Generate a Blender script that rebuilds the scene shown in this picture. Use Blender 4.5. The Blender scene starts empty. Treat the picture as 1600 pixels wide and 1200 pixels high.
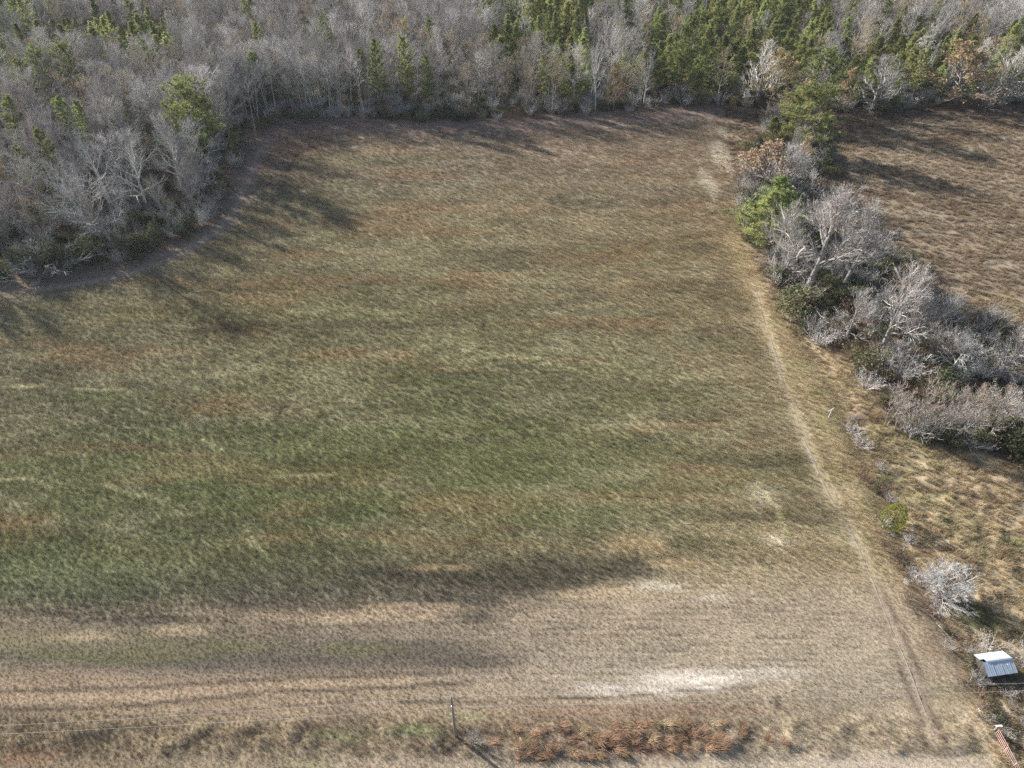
import bpy, math, random
import numpy as np
from mathutils import Vector

# ------------------------------------------------------------------ camera, light, exposure
scene = bpy.context.scene
COL = scene.collection
CAM_H, FPX, PITCH = 70.0, 1110.0, math.radians(41)
cam_data = bpy.data.cameras.new('camera')
cam_data.sensor_width = 36.0
cam_data.lens = 36.0 * FPX / 1600.0
cam_data.clip_start, cam_data.clip_end = 0.5, 9000
cam = bpy.data.objects.new('camera', cam_data)
COL.objects.link(cam)
cam.location = (0, 0, CAM_H)
cam.rotation_euler = (math.pi / 2 - PITCH, 0, 0)
scene.camera = cam

SUN_EL, SUN_AZ = 23.0, -55.0          # azimuth clockwise from +Y (deg)
world = bpy.data.worlds.new('World')
scene.world = world
world.use_nodes = True
wn = world.node_tree
wn.nodes.clear()
sky = wn.nodes.new('ShaderNodeTexSky')
sky.sky_type = 'NISHITA'
sky.sun_disc = False
sky.sun_elevation = math.radians(SUN_EL)
sky.sun_rotation = math.radians(SUN_AZ)
sky.air_density, sky.dust_density, sky.ozone_density = 1.0, 1.6, 1.0
bg = wn.nodes.new('ShaderNodeBackground')
bg.inputs['Strength'].default_value = 0.068
wo = wn.nodes.new('ShaderNodeOutputWorld')
wn.links.new(sky.outputs[0], bg.inputs[0])
wn.links.new(bg.outputs[0], wo.inputs[0])

sun_data = bpy.data.lights.new('sun', 'SUN')
sun_data.energy = 4.7
sun_data.angle = math.radians(1.4)
sun_data.color = (1.0, 0.945, 0.87)
sun = bpy.data.objects.new('sun', sun_data)
COL.objects.link(sun)
_e, _a = math.radians(SUN_EL), math.radians(SUN_AZ)
SUNV = Vector((math.sin(_a) * math.cos(_e), math.cos(_a) * math.cos(_e), math.sin(_e)))
sun.rotation_euler = SUNV.to_track_quat('Z', 'Y').to_euler()

vs = scene.view_settings
vs.view_transform = 'Standard'
vs.look = 'None'
vs.exposure = 1.08
vs.gamma = 1.0
vs.use_curve_mapping = False
scene.render.engine = 'CYCLES'
scene.cycles.use_denoising = False
scene.cycles.max_bounces = 5
scene.cycles.diffuse_bounces = 3
scene.cycles.transmission_bounces = 3
scene.cycles.transparent_max_bounces = 4

# ------------------------------------------------------------------ survey helpers
SP, CP = math.sin(PITCH), math.cos(PITCH)


def at(px, py, z=0.0):
    """ground (or height z) position seen at a photo pixel"""
    u, w = (px - 800) / FPX, (600 - py) / FPX
    d = (u, w * SP + CP, w * CP - SP)
    t = (z - CAM_H) / d[2]
    return (d[0] * t, d[1] * t, z)


def proj(X, Y, Z):
    dep = Y * CP - (Z - CAM_H) * SP
    up = Y * SP + (Z - CAM_H) * CP
    dep = np.maximum(dep, 1.0) if isinstance(dep, np.ndarray) else max(dep, 1.0)
    return 800 + FPX * X / dep, 600 - FPX * up / dep


def height_for(X, Y, ty):
    """height of something standing at X, Y whose top is at photo row ty"""
    w = (600 - ty) / FPX
    return CAM_H + Y * (w * CP - SP) / (w * SP + CP)


RS = np.random.RandomState


def _hash(ix, iy, seed):
    h = (ix.astype(np.int64) * 374761393 + iy.astype(np.int64) * 668265263 + seed * 974711) & 0x7fffffff
    h = ((h ^ (h >> 13)) * 1274126177) & 0x7fffffff
    return ((h ^ (h >> 16)) & 0xffff) / 65535.0


def vnoise(x, y, seed=0):
    x = np.asarray(x, float); y = np.asarray(y, float)
    ix, iy = np.floor(x), np.floor(y)
    fx, fy = x - ix, y - iy
    fx = fx * fx * (3 - 2 * fx); fy = fy * fy * (3 - 2 * fy)
    a, b = _hash(ix, iy, seed), _hash(ix + 1, iy, seed)
    c, d = _hash(ix, iy + 1, seed), _hash(ix + 1, iy + 1, seed)
    return (a + (b - a) * fx) * (1 - fy) + (c + (d - c) * fx) * fy


def fbm(x, y, seed=0, octv=4):
    s, amp, tot = 0, 1.0, 0
    for i in range(octv):
        s = s + amp * vnoise(x * 2 ** i + 13.7 * i, y * 2 ** i - 7.1 * i, seed + i)
        tot += amp; amp *= 0.5
    return s / tot


def sstep(a, b, x):
    t = np.clip((x - a) / (b - a), 0, 1)
    return t * t * (3 - 2 * t)


def inside(poly, x, y):
    x = np.asarray(x, float); y = np.asarray(y, float)
    r = np.zeros(x.shape, bool)
    n = len(poly)
    for i in range(n):
        x1, y1 = poly[i]; x2, y2 = poly[(i + 1) % n]
        c = ((y1 > y) != (y2 > y))
        with np.errstate(divide='ignore', invalid='ignore'):
            xi = (x2 - x1) * (y - y1) / (y2 - y1 + 1e-12) + x1
        r ^= c & (x < xi)
    return r


def seg_dist(pts, x, y):
    d = np.full(np.shape(x), 1e9)
    for (x1, y1), (x2, y2) in zip(pts[:-1], pts[1:]):
        dx, dy = x2 - x1, y2 - y1
        t = np.clip(((x - x1) * dx + (y - y1) * dy) / (dx * dx + dy * dy + 1e-9), 0, 1)
        d = np.minimum(d, np.hypot(x - x1 - t * dx, y - y1 - t * dy))
    return d


def lin(c):
    c = np.asarray(c, float) / 255.0
    return np.where(c <= 0.04045, c / 12.92, ((c + 0.055) / 1.055) ** 2.4)


def W(pts):
    return [at(a, b)[:2] for a, b in pts]


# plan of the place, surveyed once (ground coordinates)
EDGE_PX = [(-420, 470), (-150, 452), (0, 440), (90, 430), (190, 408), (270, 376), (322, 345), (345, 305), (362, 262), (378, 220),
           (430, 193), (520, 186), (600, 190), (700, 190), (800, 188), (880, 181), (960, 177), (1050, 168), (1130, 166),
           (1200, 176), (1290, 182), (1370, 180), (1450, 164), (1600, 168), (1800, 172), (2100, 178)]
EDGE = W(EDGE_PX)
WOOD = EDGE + [(420, 420), (-420, 420)]
HEDGE_PX = [(1205, 172), (1190, 200), (1165, 240), (1152, 300), (1158, 375), (1195, 400), (1222, 470), (1255, 520), (1315, 560), (1345, 600),
            (1375, 655), (1430, 690), (1520, 705), (1640, 740), (1800, 760), (1800, 540), (1600, 520), (1500, 480), (1440, 430),
            (1370, 380), (1300, 290), (1290, 200)]
HEDGE = W(HEDGE_PX)
MEADOW_PX = [(1330, 640), (1420, 695), (1520, 712), (1640, 745), (1900, 780), (1900, 1000), (1500, 1000), (1470, 930), (1395, 800), (1360, 730)]
MEADOW = W(MEADOW_PX)
TRACK_PX = [(1178, 440), (1200, 520), (1225, 600), (1250, 670), (1275, 730), (1300, 780), (1330, 830), (1362, 900), (1390, 970), (1415, 1030), (1440, 1100), (1462, 1165)]
TRACK = W(TRACK_PX)
DITCH_PX = [(1240, 500), (1300, 600), (1340, 690), (1375, 770), (1420, 870), (1470, 960), (1530, 1060), (1600, 1180)]
DITCH = W(DITCH_PX)


def ground_h(x, y):
    x = np.asarray(x, float); y = np.asarray(y, float)
    h = 0.30 * (fbm(x / 26, y / 9, 5, 3) - 0.5) + 0.12 * (vnoise(x / 5, y / 2.2, 9) - 0.5)
    dm = seg_dist(DITCH, x, y)
    h = h - 0.35 * np.exp(-(dm / 1.6) ** 2)
    return h


def gh(x, y):
    return float(ground_h(np.array([x]), np.array([y]))[0])


# ------------------------------------------------------------------ object helpers
def tag(o, label=None, cat=None, group=None, kind=None):
    if label: o['label'] = label
    if cat: o['category'] = cat
    if group: o['group'] = group
    if kind: o['kind'] = kind
    return o


def empty(name, loc=(0, 0, 0), rz=0.0):
    o = bpy.data.objects.new(name, None)
    o.empty_display_size = 0.3
    o.location = loc
    o.rotation_euler = (0, 0, rz)
    COL.objects.link(o)
    return o


def link(name, me, parent=None, loc=None):
    o = bpy.data.objects.new(name, me)
    COL.objects.link(o)
    if parent: o.parent = parent
    if loc is not None: o.location = loc
    return o


class Buf:
    """collects verts / faces / material ids / a random value per vertex"""
    def __init__(s):
        s.v, s.f, s.m, s.r = [], [], [], []

    def add(s, verts, faces, m=0, r=0.5):
        n = len(s.v)
        s.v.extend(verts)
        for f in faces:
            s.f.append(tuple(i + n for i in f)); s.m.append(m)
        s.r.extend([r] * len(verts))

    def tube(s, pts, rad, sides=5, m=0, r=0.5, cap=False):
        rings = []
        n0 = len(s.v)
        for i, p in enumerate(pts):
            p = Vector(p)
            if i == 0: d = Vector(pts[1]) - p
            elif i == len(pts) - 1: d = p - Vector(pts[i - 1])
            else: d = Vector(pts[i + 1]) - Vector(pts[i - 1])
            d = d.normalized() if d.length > 1e-9 else Vector((0, 0, 1))
            a = d.cross(Vector((0.31, 0.95, 0.05)))
            if a.length < 1e-3: a = d.cross(Vector((1, 0, 0)))
            a.normalize(); b = d.cross(a)
            for k in range(sides):
                t = 2 * math.pi * k / sides
                q = p + (a * math.cos(t) + b * math.sin(t)) * rad[i]
                s.v.append((q.x, q.y, q.z)); s.r.append(r)
        for i in range(len(pts) - 1):
            for k in range(sides):
                k2 = (k + 1) % sides
                s.f.append((n0 + i * sides + k, n0 + i * sides + k2, n0 + (i + 1) * sides + k2, n0 + (i + 1) * sides + k)); s.m.append(m)
        if cap:
            s.f.append(tuple(n0 + (len(pts) - 1) * sides + k for k in range(sides))); s.m.append(m)
            s.f.append(tuple(n0 + sides - 1 - k for k in range(sides))); s.m.append(m)

    def sliver(s, p0, p1, w, rnd, m=0, r=0.5):
        d = p1 - p0
        q = Vector((rnd.gauss(0, 1), rnd.gauss(0, 1), rnd.gauss(0, 1))).cross(d)
        if q.length < 1e-6: return
        q = q.normalized() * (w * 0.5)
        n = len(s.v)
        for x in (p0 - q, p0 + q, p1): s.v.append((x.x, x.y, x.z))
        s.f.append((n, n + 1, n + 2)); s.m.append(m); s.r.extend((r, r, r))

    def leaf(s, c, size, rnd, m=0, r=0.5, aspect=0.6, nz=0.35):
        n = Vector((rnd.gauss(0, 1), rnd.gauss(0, 1), rnd.gauss(nz, 1))).normalized()
        a = n.cross(Vector((rnd.gauss(0, 1), rnd.gauss(0, 1), rnd.gauss(0, 1))))
        if a.length < 1e-6: return
        a = a.normalized() * size * 0.5; b = n.cross(a) * aspect
        k = len(s.v)
        for x in (c - a, c - b, c + a, c + b): s.v.append((x.x, x.y, x.z))
        s.f.append((k, k + 1, k + 2, k + 3)); s.m.append(m); s.r.extend((r,) * 4)

    def box(s, lo, hi, m=0):
        x0, y0, z0 = lo; x1, y1, z1 = hi
        s.add([(x0, y0, z0), (x1, y0, z0), (x1, y1, z0), (x0, y1, z0), (x0, y0, z1), (x1, y0, z1), (x1, y1, z1), (x0, y1, z1)],
              [(3, 2, 1, 0), (4, 5, 6, 7), (0, 1, 5, 4), (1, 2, 6, 5), (2, 3, 7, 6), (3, 0, 4, 7)], m)

    def mesh(s, name, mats, smooth=False):
        me = bpy.data.meshes.new(name)
        me.from_pydata(s.v, [], s.f)
        for mm in mats: me.materials.append(mm)
        if len(mats) > 1: me.polygons.foreach_set('material_index', s.m)
        a = me.attributes.new('rnd', 'FLOAT', 'POINT')
        a.data.foreach_set('value', np.array(s.r, np.float32))
        if smooth: me.polygons.foreach_set('use_smooth', [True] * len(me.polygons))
        me.update()
        return me


# ------------------------------------------------------------------ materials
def new_mat(name):
    m = bpy.data.materials.new(name)
    m.use_nodes = True
    m.node_tree.nodes.clear()
    return m, m.node_tree.nodes, m.node_tree.links


def ramp_mix(N, L, fac, c0, c1):
    mx = N.new('ShaderNodeMix'); mx.data_type = 'RGBA'
    mx.inputs[6].default_value = (*c0, 1); mx.inputs[7].default_value = (*c1, 1)
    L.new(fac, mx.inputs[0])
    return mx.outputs[2]


def leaf_mat(name, c0, c1, trans=0.25, objvar=0.35, jit=None):
    m, N, L = new_mat(name)
    at_ = N.new('ShaderNodeAttribute'); at_.attribute_name = 'rnd'
    oi = N.new('ShaderNodeObjectInfo')
    col = ramp_mix(N, L, at_.outputs['Fac'], c0, c1)
    mr = N.new('ShaderNodeMapRange'); mr.inputs[3].default_value = 1 - objvar; mr.inputs[4].default_value = 1 + objvar
    L.new(oi.outputs['Random'], mr.inputs[0])
    mul = N.new('ShaderNodeVectorMath'); mul.operation = 'SCALE'
    L.new(col, mul.inputs[0]); L.new(mr.outputs[0], mul.inputs['Scale'])
    c = mul.outputs[0]
    if jit:
        hv = N.new('ShaderNodeHueSaturation')
        mh = N.new('ShaderNodeMapRange'); mh.inputs[3].default_value = 0.5 - jit; mh.inputs[4].default_value = 0.5 + jit
        ml = N.new('ShaderNodeMath'); ml.operation = 'FRACT'
        mm = N.new('ShaderNodeMath'); mm.operation = 'MULTIPLY'; mm.inputs[1].default_value = 7.31
        L.new(oi.outputs['Random'], mm.inputs[0]); L.new(mm.outputs[0], ml.inputs[0]); L.new(ml.outputs[0], mh.inputs[0])
        L.new(mh.outputs[0], hv.inputs['Hue']); L.new(c, hv.inputs['Color']); c = hv.outputs[0]
    d = N.new('ShaderNodeBsdfDiffuse'); L.new(c, d.inputs[0])
    out = N.new('ShaderNodeOutputMaterial')
    if trans > 0:
        t = N.new('ShaderNodeBsdfTranslucent'); L.new(c, t.inputs[0])
        mx = N.new('ShaderNodeMixShader'); mx.inputs[0].default_value = trans
        L.new(d.outputs[0], mx.inputs[1]); L.new(t.outputs[0], mx.inputs[2]); L.new(mx.outputs[0], out.inputs[0])
    else:
        L.new(d.outputs[0], out.inputs[0])
    return m


def bark_mat(name, c0, c1, scale=3.0):
    m, N, L = new_mat(name)
    tc = N.new('ShaderNodeTexCoord')
    mp = N.new('ShaderNodeMapping'); mp.inputs['Scale'].default_value = (scale * 2, scale * 2, scale * 0.5)
    L.new(tc.outputs['Object'], mp.inputs[0])
    nz = N.new('ShaderNodeTexNoise'); nz.inputs['Scale'].default_value = 1.0; nz.inputs['Detail'].default_value = 5
    L.new(mp.outputs[0], nz.inputs[0])
    mr = N.new('ShaderNodeMapRange'); mr.inputs[1].default_value = 0.3; mr.inputs[2].default_value = 0.7
    L.new(nz.outputs[0], mr.inputs[0])
    col = ramp_mix(N, L, mr.outputs[0], c0, c1)
    b = N.new('ShaderNodeBsdfPrincipled'); b.inputs['Roughness'].default_value = 0.9
    b.inputs['Specular IOR Level'].default_value = 0.2
    L.new(col, b.inputs['Base Color'])
    bp = N.new('ShaderNodeBump'); bp.inputs['Strength'].default_value = 0.5; bp.inputs['Distance'].default_value = 0.03
    L.new(nz.outputs[0], bp.inputs['Height']); L.new(bp.outputs[0], b.inputs['Normal'])
    out = N.new('ShaderNodeOutputMaterial'); L.new(b.outputs[0], out.inputs[0])
    return m


def plain_mat(name, c0, c1, scale=4.0, rough=0.7, metal=0.0, spec=0.4):
    m, N, L = new_mat(name)
    tc = N.new('ShaderNodeTexCoord')
    nz = N.new('ShaderNodeTexNoise'); nz.inputs['Scale'].default_value = scale; nz.inputs['Detail'].default_value = 6
    L.new(tc.outputs['Object'], nz.inputs[0])
    mr = N.new('ShaderNodeMapRange'); mr.inputs[1].default_value = 0.35; mr.inputs[2].default_value = 0.65
    L.new(nz.outputs[0], mr.inputs[0])
    col = ramp_mix(N, L, mr.outputs[0], c0, c1)
    b = N.new('ShaderNodeBsdfPrincipled'); b.inputs['Roughness'].default_value = rough
    b.inputs['Metallic'].default_value = metal; b.inputs['Specular IOR Level'].default_value = spec
    L.new(col, b.inputs['Base Color'])
    out = N.new('ShaderNodeOutputMaterial'); L.new(b.outputs[0], out.inputs[0])
    return m


def grass_mat(name, inst=True):
    """blade colour = the colour of the ground cover at the tuft, varied blade by blade"""
    m, N, L = new_mat(name)
    g = N.new('ShaderNodeAttribute'); g.attribute_name = 'gcol'
    if inst: g.attribute_type = 'INSTANCER'
    r = N.new('ShaderNodeAttribute'); r.attribute_name = 'rnd'
    oi = N.new('ShaderNodeObjectInfo')
    mr = N.new('ShaderNodeMapRange'); mr.inputs[3].default_value = 0.78; mr.inputs[4].default_value = 1.32
    L.new(r.outputs['Fac'], mr.inputs[0])
    mo = N.new('ShaderNodeMapRange'); mo.inputs[3].default_value = 0.88; mo.inputs[4].default_value = 1.13
    L.new(oi.outputs['Random'], mo.inputs[0])
    k = N.new('ShaderNodeMath'); k.operation = 'MULTIPLY'
    L.new(mr.outputs[0], k.inputs[0]); L.new(mo.outputs[0], k.inputs[1])
    sc = N.new('ShaderNodeVectorMath'); sc.operation = 'SCALE'
    L.new(g.outputs['Color'], sc.inputs[0]); L.new(k.outputs[0], sc.inputs['Scale'])
    # some blades straw, some green
    fr = N.new('ShaderNodeMath'); fr.operation = 'FRACT'
    m7 = N.new('ShaderNodeMath'); m7.operation = 'MULTIPLY'; m7.inputs[1].default_value = 9.7
    L.new(r.outputs['Fac'], m7.inputs[0]); L.new(m7.outputs[0], fr.inputs[0])
    tint = ramp_mix(N, L, fr.outputs[0], (1.08, 0.99, 0.90), (0.94, 1.03, 1.04))
    t2 = N.new('ShaderNodeVectorMath'); t2.operation = 'MULTIPLY'
    L.new(sc.outputs[0], t2.inputs[0]); L.new(tint, t2.inputs[1])
    d = N.new('ShaderNodeBsdfDiffuse'); L.new(t2.outputs[0], d.inputs[0])
    t = N.new('ShaderNodeBsdfTranslucent'); L.new(t2.outputs[0], t.inputs[0])
    mx = N.new('ShaderNodeMixShader'); mx.inputs[0].default_value = 0.3
    L.new(d.outputs[0], mx.inputs[1]); L.new(t.outputs[0], mx.inputs[2])
    out = N.new('ShaderNodeOutputMaterial'); L.new(mx.outputs[0], out.inputs[0])
    return m


def ground_mat():
    m, N, L = new_mat('ground_cover')
    g = N.new('ShaderNodeAttribute'); g.attribute_name = 'gcol'
    tc = N.new('ShaderNodeTexCoord')
    n1 = N.new('ShaderNodeTexNoise'); n1.inputs['Scale'].default_value = 2.6; n1.inputs['Detail'].default_value = 8; n1.inputs['Roughness'].default_value = 0.75
    L.new(tc.outputs['Object'], n1.inputs[0])
    n2 = N.new('ShaderNodeTexNoise'); n2.inputs['Scale'].default_value = 9.0; n2.inputs['Detail'].default_value = 4
    L.new(tc.outputs['Object'], n2.inputs[0])
    mr = N.new('ShaderNodeMapRange'); mr.inputs[1].default_value = 0.3; mr.inputs[2].default_value = 0.7
    mr.inputs[3].default_value = 0.6; mr.inputs[4].default_value = 1.4
    L.new(n1.outputs[0], mr.inputs[0])
    m2 = N.new('ShaderNodeMapRange'); m2.inputs[1].default_value = 0.3; m2.inputs[2].default_value = 0.7
    m2.inputs[3].default_value = 0.7; m2.inputs[4].default_value = 1.3
    L.new(n2.outputs[0], m2.inputs[0])
    k = N.new('ShaderNodeMath'); k.operation = 'MULTIPLY'; L.new(mr.outputs[0], k.inputs[0]); L.new(m2.outputs[0], k.inputs[1])
    sc = N.new('ShaderNodeVectorMath'); sc.operation = 'SCALE'
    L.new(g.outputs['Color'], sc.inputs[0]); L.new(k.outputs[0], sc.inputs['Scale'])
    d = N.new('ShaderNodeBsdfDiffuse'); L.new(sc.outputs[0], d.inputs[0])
    bp = N.new('ShaderNodeBump'); bp.inputs['Strength'].default_value = 0.8; bp.inputs['Distance'].default_value = 0.08
    L.new(n1.outputs[0], bp.inputs['Height']); L.new(bp.outputs[0], d.inputs['Normal'])
    out = N.new('ShaderNodeOutputMaterial'); L.new(d.outputs[0], out.inputs[0])
    return m


M = dict(
    ground=ground_mat(),
    grass=grass_mat('grass_blades'),
    twig_grey=leaf_mat('grey_twigs', (.34, .325, .31), (.64, .615, .59), 0.0, 0.36, 0.01),
    twig_tan=leaf_mat('tan_twigs', (.35, .30, .24), (.60, .52, .43), 0.0, 0.25, 0.01),
    twig_white=leaf_mat('pale_twigs', (.36, .355, .345), (.55, .54, .525), 0.0, 0.12),
    twig_brown=leaf_mat('brown_twigs', (.17, .13, .10), (.33, .26, .20), 0.0, 0.3, 0.01),
    bark_grey=bark_mat('grey_bark', (.17, .16, .15), (.36, .345, .33)),
    bark_pale=bark_mat('pale_bark', (.36, .35, .335), (.60, .585, .56)),
    bark_white=bark_mat('white_bark', (.45, .44, .42), (.68, .665, .64)),
    twig_rose=leaf_mat('rosy_twigs', (.24, .19, .16), (.44, .365, .32), 0.0, 0.25, 0.01),
    bark_mid=bark_mat('mid_bark', (.22, .21, .20), (.42, .405, .39)),
    twig_pink=leaf_mat('pinkish_grey_twigs', (.30, .275, .26), (.56, .525, .505), 0.0, 0.22, 0.01),
    bark_pine=bark_mat('pine_bark', (.09, .065, .05), (.20, .145, .11)),
    needle=leaf_mat('pine_needles', (.17, .20, .08), (.38, .41, .18), 0.35, 0.25, 0.015),
    needle_young=leaf_mat('young_pine_needles', (.21, .245, .10), (.46, .485, .22), 0.4, 0.4, 0.025),
    cedar=leaf_mat('cedar_scales', (.24, .27, .06), (.47, .49, .14), 0.4, 0.1),
    leaf_dark=leaf_mat('evergreen_leaves', (.085, .10, .06), (.20, .215, .125), 0.2, 0.3, 0.02),
    leaf_olive=leaf_mat('olive_leaves', (.13, .128, .075), (.25, .24, .14), 0.25, 0.3, 0.02),
    leaf_orange=leaf_mat('dry_orange_leaves', (.46, .33, .22), (.70, .55, .40), 0.25, 0.2, 0.01),
    leaf_gold=leaf_mat('dry_gold_leaves', (.42, .32, .17), (.66, .53, .31), 0.25, 0.2, 0.01),
    leaf_brown=leaf_mat('dry_brown_leaves', (.14, .085, .05), (.30, .20, .125), 0.2, 0.3, 0.01),
    russet=leaf_mat('russet_broomsedge', (.25, .155, .10), (.46, .325, .225), 0.3, 0.25, 0.01),
    straw=leaf_mat('straw_bunchgrass', (.26, .205, .13), (.50, .42, .28), 0.3, 0.25, 0.01),
    pole_wood=bark_mat('weathered_pole_wood', (.20, .185, .165), (.33, .31, .28), 2.0),
    metal=plain_mat('galvanised_roof', (.50, .565, .645), (.61, .67, .74), 2.0, 0.45, 0.1, 0.5),
    metal_trim=plain_mat('galvanised_trim', (.36, .42, .48), (.50, .56, .62), 6.0, 0.45, 0.3, 0.5),
    board=bark_mat('weathered_boards', (.05, .045, .04), (.12, .11, .10), 2.0),
    red=plain_mat('faded_red_paint', (.40, .22, .19), (.58, .41, .38), 5.0, 0.45),
    white=plain_mat('white_paint', (.62, .61, .58), (.80, .79, .77), 5.0, 0.6),
    wire=plain_mat('aluminium_wire', (.58, .58, .58), (.72, .72, .72), 2.0, 0.6, 0.0),
    porcelain=plain_mat('insulator_glaze', (.30, .30, .31), (.42, .42, .43), 5.0, 0.3),
    soil=None,
)

# ------------------------------------------------------------------ ground sheet
XS_ = np.concatenate([[-6000, -2500, -1200, -700, -450, -330], np.arange(-260, -130, 4.0), np.arange(-130, 150.1, 0.62), np.arange(154, 290, 4.0), [340, 460, 720, 1200, 2500, 6000]])
YS_ = np.concatenate([[-3000, -900, -300, -90, -30, -5], np.arange(8, 70, 0.36), np.arange(70, 215, 0.62), np.arange(218, 340, 3.0), [380, 460, 650, 1000, 2000, 4000, 9000]])
GX, GY = np.meshgrid(XS_, YS_)
nx, ny = len(XS_), len(YS_)
gx, gy = GX.ravel(), GY.ravel()
gz = ground_h(gx, gy)
gpx, gpy = proj(gx, gy, 0 * gx)

# --- ground cover: what grows or lies where (albedo of the cover itself)
ROWS = [150, 200, 300, 400, 500, 600, 700, 800, 880, 925, 965, 1000, 1030, 1065, 1090, 1130, 1200]
COLS = [-100, 200, 450, 700, 950, 1180]
TBL = [
    [(128, 106, 90)] * 6,
    [(128, 106, 90), (128, 106, 90), (124, 103, 88), (122, 104, 88), (124, 104, 86), (132, 116, 92)],
    [(112, 100, 80), (112, 100, 80), (112, 101, 78), (122, 110, 85), (128, 113, 88), (126, 108, 84)],
    [(104, 96, 77), (106, 97, 76), (112, 102, 78), (119, 109, 82), (122, 108, 82), (116, 98, 74)],
    [(104, 98, 80), (106, 99, 76), (110, 103, 77), (115, 107, 79), (120, 109, 82), (120, 104, 80)],
    [(106, 99, 80), (106, 101, 78), (106, 101, 72), (107, 103, 73), (112, 106, 78), (124, 110, 85)],
    [(102, 95, 74), (99, 99, 68), (97, 99, 62), (100, 101, 64), (107, 104, 71), (128, 113, 87)],
    [(95, 95, 65), (92, 95, 60), (91, 95, 58), (94, 97, 60), (104, 102, 70), (134, 120, 92)],
    [(88, 92, 61), (88, 92, 62), (96, 94, 70), (102, 96, 74), (126, 113, 88), (150, 133, 105)],
    [(84, 89, 60), (90, 91, 66), (92, 87, 70), (98, 90, 74), (146, 128, 101), (155, 138, 110)],
    [(112, 100, 78), (120, 106, 84), (124, 108, 85), (138, 121, 95), (154, 136, 108), (157, 140, 112)],
    [(118, 108, 72), (106, 98, 68), (104, 93, 76), (122, 108, 88), (155, 138, 110), (158, 142, 114)],
    [(92, 85, 70), (92, 84, 72), (92, 84, 72), (110, 98, 82), (156, 140, 114), (160, 144, 116)],
    [(142, 122, 94), (142, 120, 92), (140, 119, 92), (150, 131, 103), (166, 150, 124), (160, 144, 117)],
    [(150, 127, 97), (150, 126, 96), (150, 127, 97), (156, 137, 106), (160, 140, 112), (152, 135, 106)],
    [(126, 110, 82), (128, 112, 83), (136, 118, 88), (140, 120, 90), (140, 116, 90), (150, 133, 104)],
    [(120, 104, 78), (132, 114, 86), (142, 125, 97), (160, 142, 115), (164, 146, 119), (168, 151, 124)],
]
TB = np.array([[lin(c) for c in row] for row in TBL])


def base_table(px, py):
    wy = py + 22 * (fbm(gx / 9, gy / 4, 41, 3) - 0.5) * np.clip((py - 300) / 500, 0.3, 1.6)
    iy = np.clip(np.interp(wy, ROWS, np.arange(len(ROWS))), 0, len(ROWS) - 1.001)
    ix = np.clip(np.interp(px, COLS, np.arange(len(COLS))), 0, len(COLS) - 1.001)
    y0 = iy.astype(int); x0 = ix.astype(int)
    fy = (iy - y0)[:, None]; fx = (ix - x0)[:, None]
    return (TB[y0, x0] * (1 - fx) + TB[y0, x0 + 1] * fx) * (1 - fy) + (TB[y0 + 1, x0] * (1 - fx) + TB[y0 + 1, x0 + 1] * fx) * fy


K_ALB = 1.10
col = base_table(gpx, gpy)


def blend(mask, c, amt=1.0):
    global col
    k = np.clip(mask * amt, 0, 1)[:, None]
    col = col * (1 - k) + lin(c)[None] * k


def blob(cx, cy, rx, ry, soft=0.55, warp=0.5, seed=3):
    """patch with a ragged edge centred on a surveyed spot"""
    X, Y, _ = at(cx, cy)
    x1 = at(cx + rx, cy)[0] - X
    y1 = abs(at(cx, cy - ry)[1] - Y)
    d = np.hypot((gx - X) / x1, (gy - Y) / y1)
    d = d + warp * (fbm(gx / (x1 * .35 + .6), gy / (y1 * .5 + .4), seed, 4) - 0.5) * 2
    return 1 - sstep(1 - soft, 1 + soft * 0.4, d)


def stroke(pts, w, c, amt, soft=1.0):
    d = seg_dist(W(pts), gx, gy) + 0.35 * w * (vnoise(gx * 1.3, gy * 1.3, 17) - 0.5) * 2
    blend(1 - sstep(w * 0.35, w * (0.35 + soft), d), c, amt * (0.45 + 0.75 * 1))


# long streaks of weeds and seed heads over the field
st = fbm(gx / 22, gy / 4.2, 21, 5)
st2 = fbm(gx / 7, gy / 3.0, 33, 4)
st3 = fbm(gx / 30, gy / 7, 52, 4)
fieldm = sstep(150, 230, gpy) * (1 - sstep(820, 900, gpy))
blend(sstep(.54, .70, st) * fieldm, (128, 100, 70), .5)
blend(sstep(.55, .72, st2) * fieldm, (134, 126, 100), .5)
blend(sstep(.48, .70, st3) * fieldm * sstep(300, 560, gpy), (96, 96, 60), .5)
blend(sstep(.60, .74, fbm(gx / 12, gy / 2.4, 71, 4)) * fieldm, (82, 74, 58), .5)
col *= (1 + 0.26 * (fbm(gx / 2.2, gy / 0.9, 62, 4) - 0.5) * 2)[:, None]
col *= (1 + 0.5 * (fbm(gx / 34, gy / 5.5, 64, 4) - 0.5) * fieldm)[:, None]
# reddish streaks
for q in [(910, 408, 90, 8), (770, 470, 60, 8), (720, 480, 70, 7), (290, 560, 60, 6), (440, 640, 60, 14), (1120, 520, 45, 7), (860, 330, 60, 5), (1000, 235, 60, 7), (520, 455, 50, 8)]:
    blend(blob(*q), (118, 97, 76), .42)
for q in [(560, 250, 150, 14), (430, 250, 60, 20), (160, 620, 160, 10), (700, 690, 120, 9), (260, 790, 120, 14), (640, 770, 200, 12), (300, 860, 180, 12), (1000, 690, 80, 9), (880, 640, 100, 10), (900, 820, 160, 14), (1080, 850, 120, 10)]:
    blend(blob(*q), (88, 89, 58), .45)
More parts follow.
